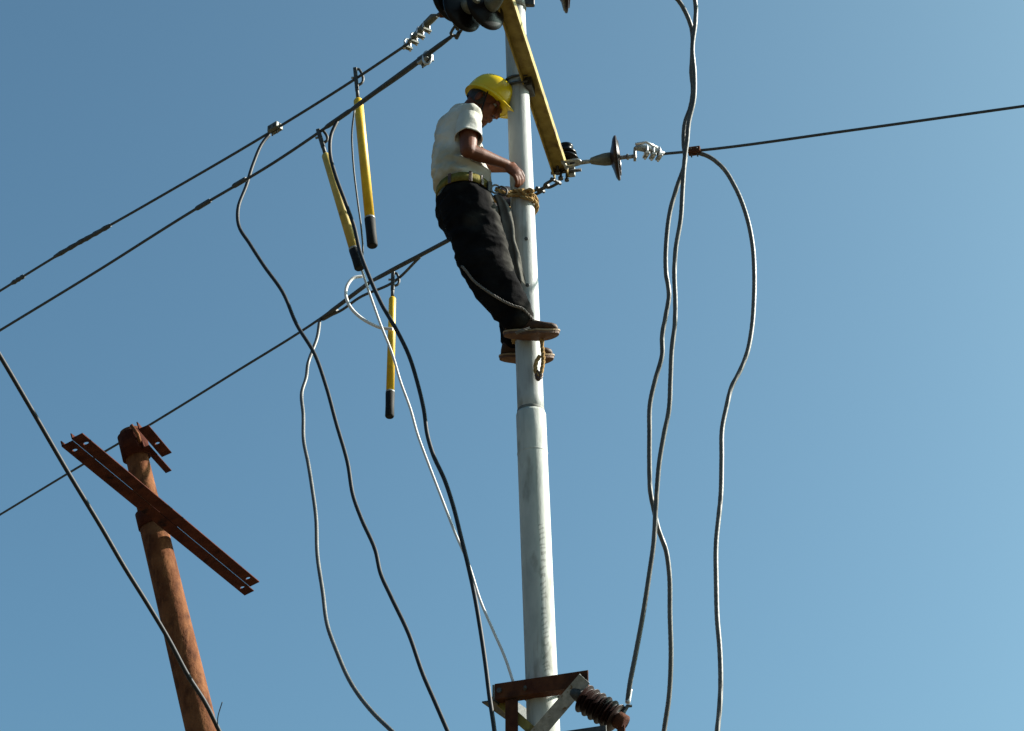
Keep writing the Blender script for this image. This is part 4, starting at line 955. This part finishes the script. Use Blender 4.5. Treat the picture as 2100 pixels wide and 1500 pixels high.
# ropes
def surf(px, py, off):                                 # point on the cloth met by a sight line, lifted by off
    d = ray(px, py).normalized(); h = tbvh.ray_cast(CAM, d)
    return (h[0] + h[1] * off * (1 if h[1].dot(d) < 0 else -1)) if h[0] else None
def rope(name, label, pts, r, m='rope', cat='rope', per=6, strands=3, parent=None):
    P = spline(pts, per); mb = MB(); d = None; L = 0; rows = [[] for _ in range(strands)]
    a, b_, _ = frame(P[1] - P[0]); dprev = (P[1] - P[0]).normalized()
    Q = [P[0]]
    for p in P[1:]:
        k = max(1, int((p - Q[-1]).length / (r * 0.9))); q0 = Q[-1]
        Q += [q0.lerp(p, (i + 1) / k) for i in range(k)]
    for i, p in enumerate(Q):
        dn = (Q[min(i + 1, len(Q) - 1)] - Q[max(i - 1, 0)]).normalized(); qq = dprev.rotation_difference(dn); a = qq @ a; b_ = qq @ b_; dprev = dn
        if i: L += (Q[i] - Q[i - 1]).length
        for s_ in range(strands):
            an = 2 * math.pi * s_ / strands + L / (r * 7) * 2 * math.pi
            rows[s_].append(p + (a * math.cos(an) + b_ * math.sin(an)) * r * 0.5)
    for rw_ in rows: mb.tube(rw_, r * 0.56, 7)
    o = mb.build(name, m, parent)
    return tag(o, label, cat) if parent is None else o
def round_pole(py, a0, a1, k=14, rad_add=0.012, dz0=0.0, dz1=0.0):
    c = pole_at(py); h = L_(c); rr = (r_step_hi + (r300 - r_step_hi) * (h - h_step) / (L_(pole_at(300)) - h_step)) + rad_add
    out = []
    for i in range(k + 1):
        t = i / k; a = a0 + (a1 - a0) * t; out.append(c + V((math.sin(a) * rr, -math.cos(a) * rr, dz0 + (dz1 - dz0) * t)))
    return out
# lanyard: from the belt ring round the pole and back to the far side of the belt
DL = J(1010, 408, 0.10)
ln = [DR, J(1036, 397, -0.09)] + round_pole(416, R(-35), R(190), 14, 0.011, 0.03, -0.02) + [J(1032, 420, 0.09), DL]
lan = rope('safety_lanyard', 'tan rope lanyard looped from the belt round the pale pole', ln, 0.013, 'rope')
ln2 = [J(1040, 402, -0.085)] + round_pole(424, R(-30), R(185), 14, 0.013, 0.03, -0.03)
rope('lanyard_turn', '', ln2, 0.011, 'rope', parent=lan)
kn = on_pole(420, 0.35)[0] + V((0.0, -0.02, 0))
kp = [kn + V((0.03 * math.cos(a * 2.1) , -0.012 + 0.012 * math.sin(a * 3), 0.03 * math.sin(a * 1.4))) for a in [0.55 * k for k in range(13)]]
rope('knot', '', kp, 0.010, 'rope', parent=lan)
MB().tube(spline([J(1018, 388, -0.10), J(1028, 383, -0.11), J(1040, 391, -0.105), J(1036, 401, -0.10), J(1024, 398, -0.10)], 5), 0.0055, 8).build('snap_hook', 'zinc_dark', lan)
# work cloth tucked into the belt, hanging between thigh and pole
cl = [J(1018, 400, -0.09), J(1030, 420, -0.088), J(1037, 448, -0.09), J(1041, 480, -0.094), J(1046, 510, -0.10), J(1054, 540, -0.105), J(1062, 566, -0.11), J(1067, 584, -0.11)]
cl = spline(cl, 6); mcl = MB(); rows = []; wd = V((0.80, -0.30, 0.12)).normalized(); td = V((0.35, 0.93, 0))
for k, p in enumerate(cl):
    t = k / (len(cl) - 1); row = []; w_ = (0.016 + 0.026 * math.sin(math.pi * min(1, t * 0.85 + 0.05))) * (1 + 0.15 * noise.noise(V((t * 7, 1, 2)))); th = 0.010 - 0.004 * t
    for i in range(40):
        a = 2 * math.pi * i / 40; x = math.cos(a); y = math.sin(a)
        fold = 0.010 * math.sin(x * 5.5 + 2.2 * t + 0.8 * math.sin(t * 9)) + 0.006 * noise.noise(V((x * 2.5, t * 6, 4)))
        row.append(p + wd * x * w_ + td * (y * th * 0.6 + fold * min(1, t * 3 + 0.2)) + V((0, 0, 0.010 * math.sin(x * 4) * t)))
    rows.append(row)
clo = mcl.rings(rows, True, True).build('work_cloth', 'cloth_grey')
tag(clo, 'pale grey cloth hanging from the belt between the worker and the pole', 'cloth')
# foot rope: two turns round the pole under the shoes, and a loop hanging below
zf = bR_ - uR * 0.03
pyf = 700
fr_pts = round_pole(692, R(-100), R(280), 24, 0.010, 0.0, 0.02)
fr_o = rope('foot_rope', 'tan rope wound round the pole under the worker\'s shoes', fr_pts, 0.010, 'rope')
rope('turn', '', round_pole(700, R(-100), R(275), 24, 0.010, 0.0, 0.015), 0.010, 'rope', parent=fr_o)
def opole(py, px): return PY(px, py, pole_at(py).y - 0.088)
lp = [opole(690, 1110), opole(712, 1112), opole(735, 1114), opole(755, 1112), opole(772, 1106), opole(768, 1101), opole(752, 1098), opole(738, 1102), opole(730, 1108)]
rope('hanging_loop', '', lp, 0.011, 'rope', parent=fr_o)
rope('knot', '', [opole(762, 1100), opole(770, 1110), opole(778, 1104), opole(768, 1100), opole(774, 1109)], 0.011, 'leather', parent=fr_o)
rp_pts = [p for p in (surf(x, y, 0.012) for x, y in ((958, 556), (972, 573), (990, 590), (1010, 606), (1032, 618), (1052, 628), (1070, 636))) if p]
back = [J(948, 548, 0.0), J(955, 545, 0.10)]
rope('leg_rope', 'grey rope slung round the trousers down to the near shoe', back[::-1] + rp_pts + [J(1084, 646, -0.17), J(1096, 660, -0.15)], 0.0075, 'rope_grey')
# strap over the near instep
rope('instep_strap', 'pale strap across the near shoe against the pole', [J(1058, 684, -0.165), J(1066, 680, -0.175), J(1076, 677, -0.175), J(1086, 674, -0.165)], 0.008, 'rope_grey', 'strap')

for o in list(bpy.data.objects):
    if '_o' in o: del o['_o']
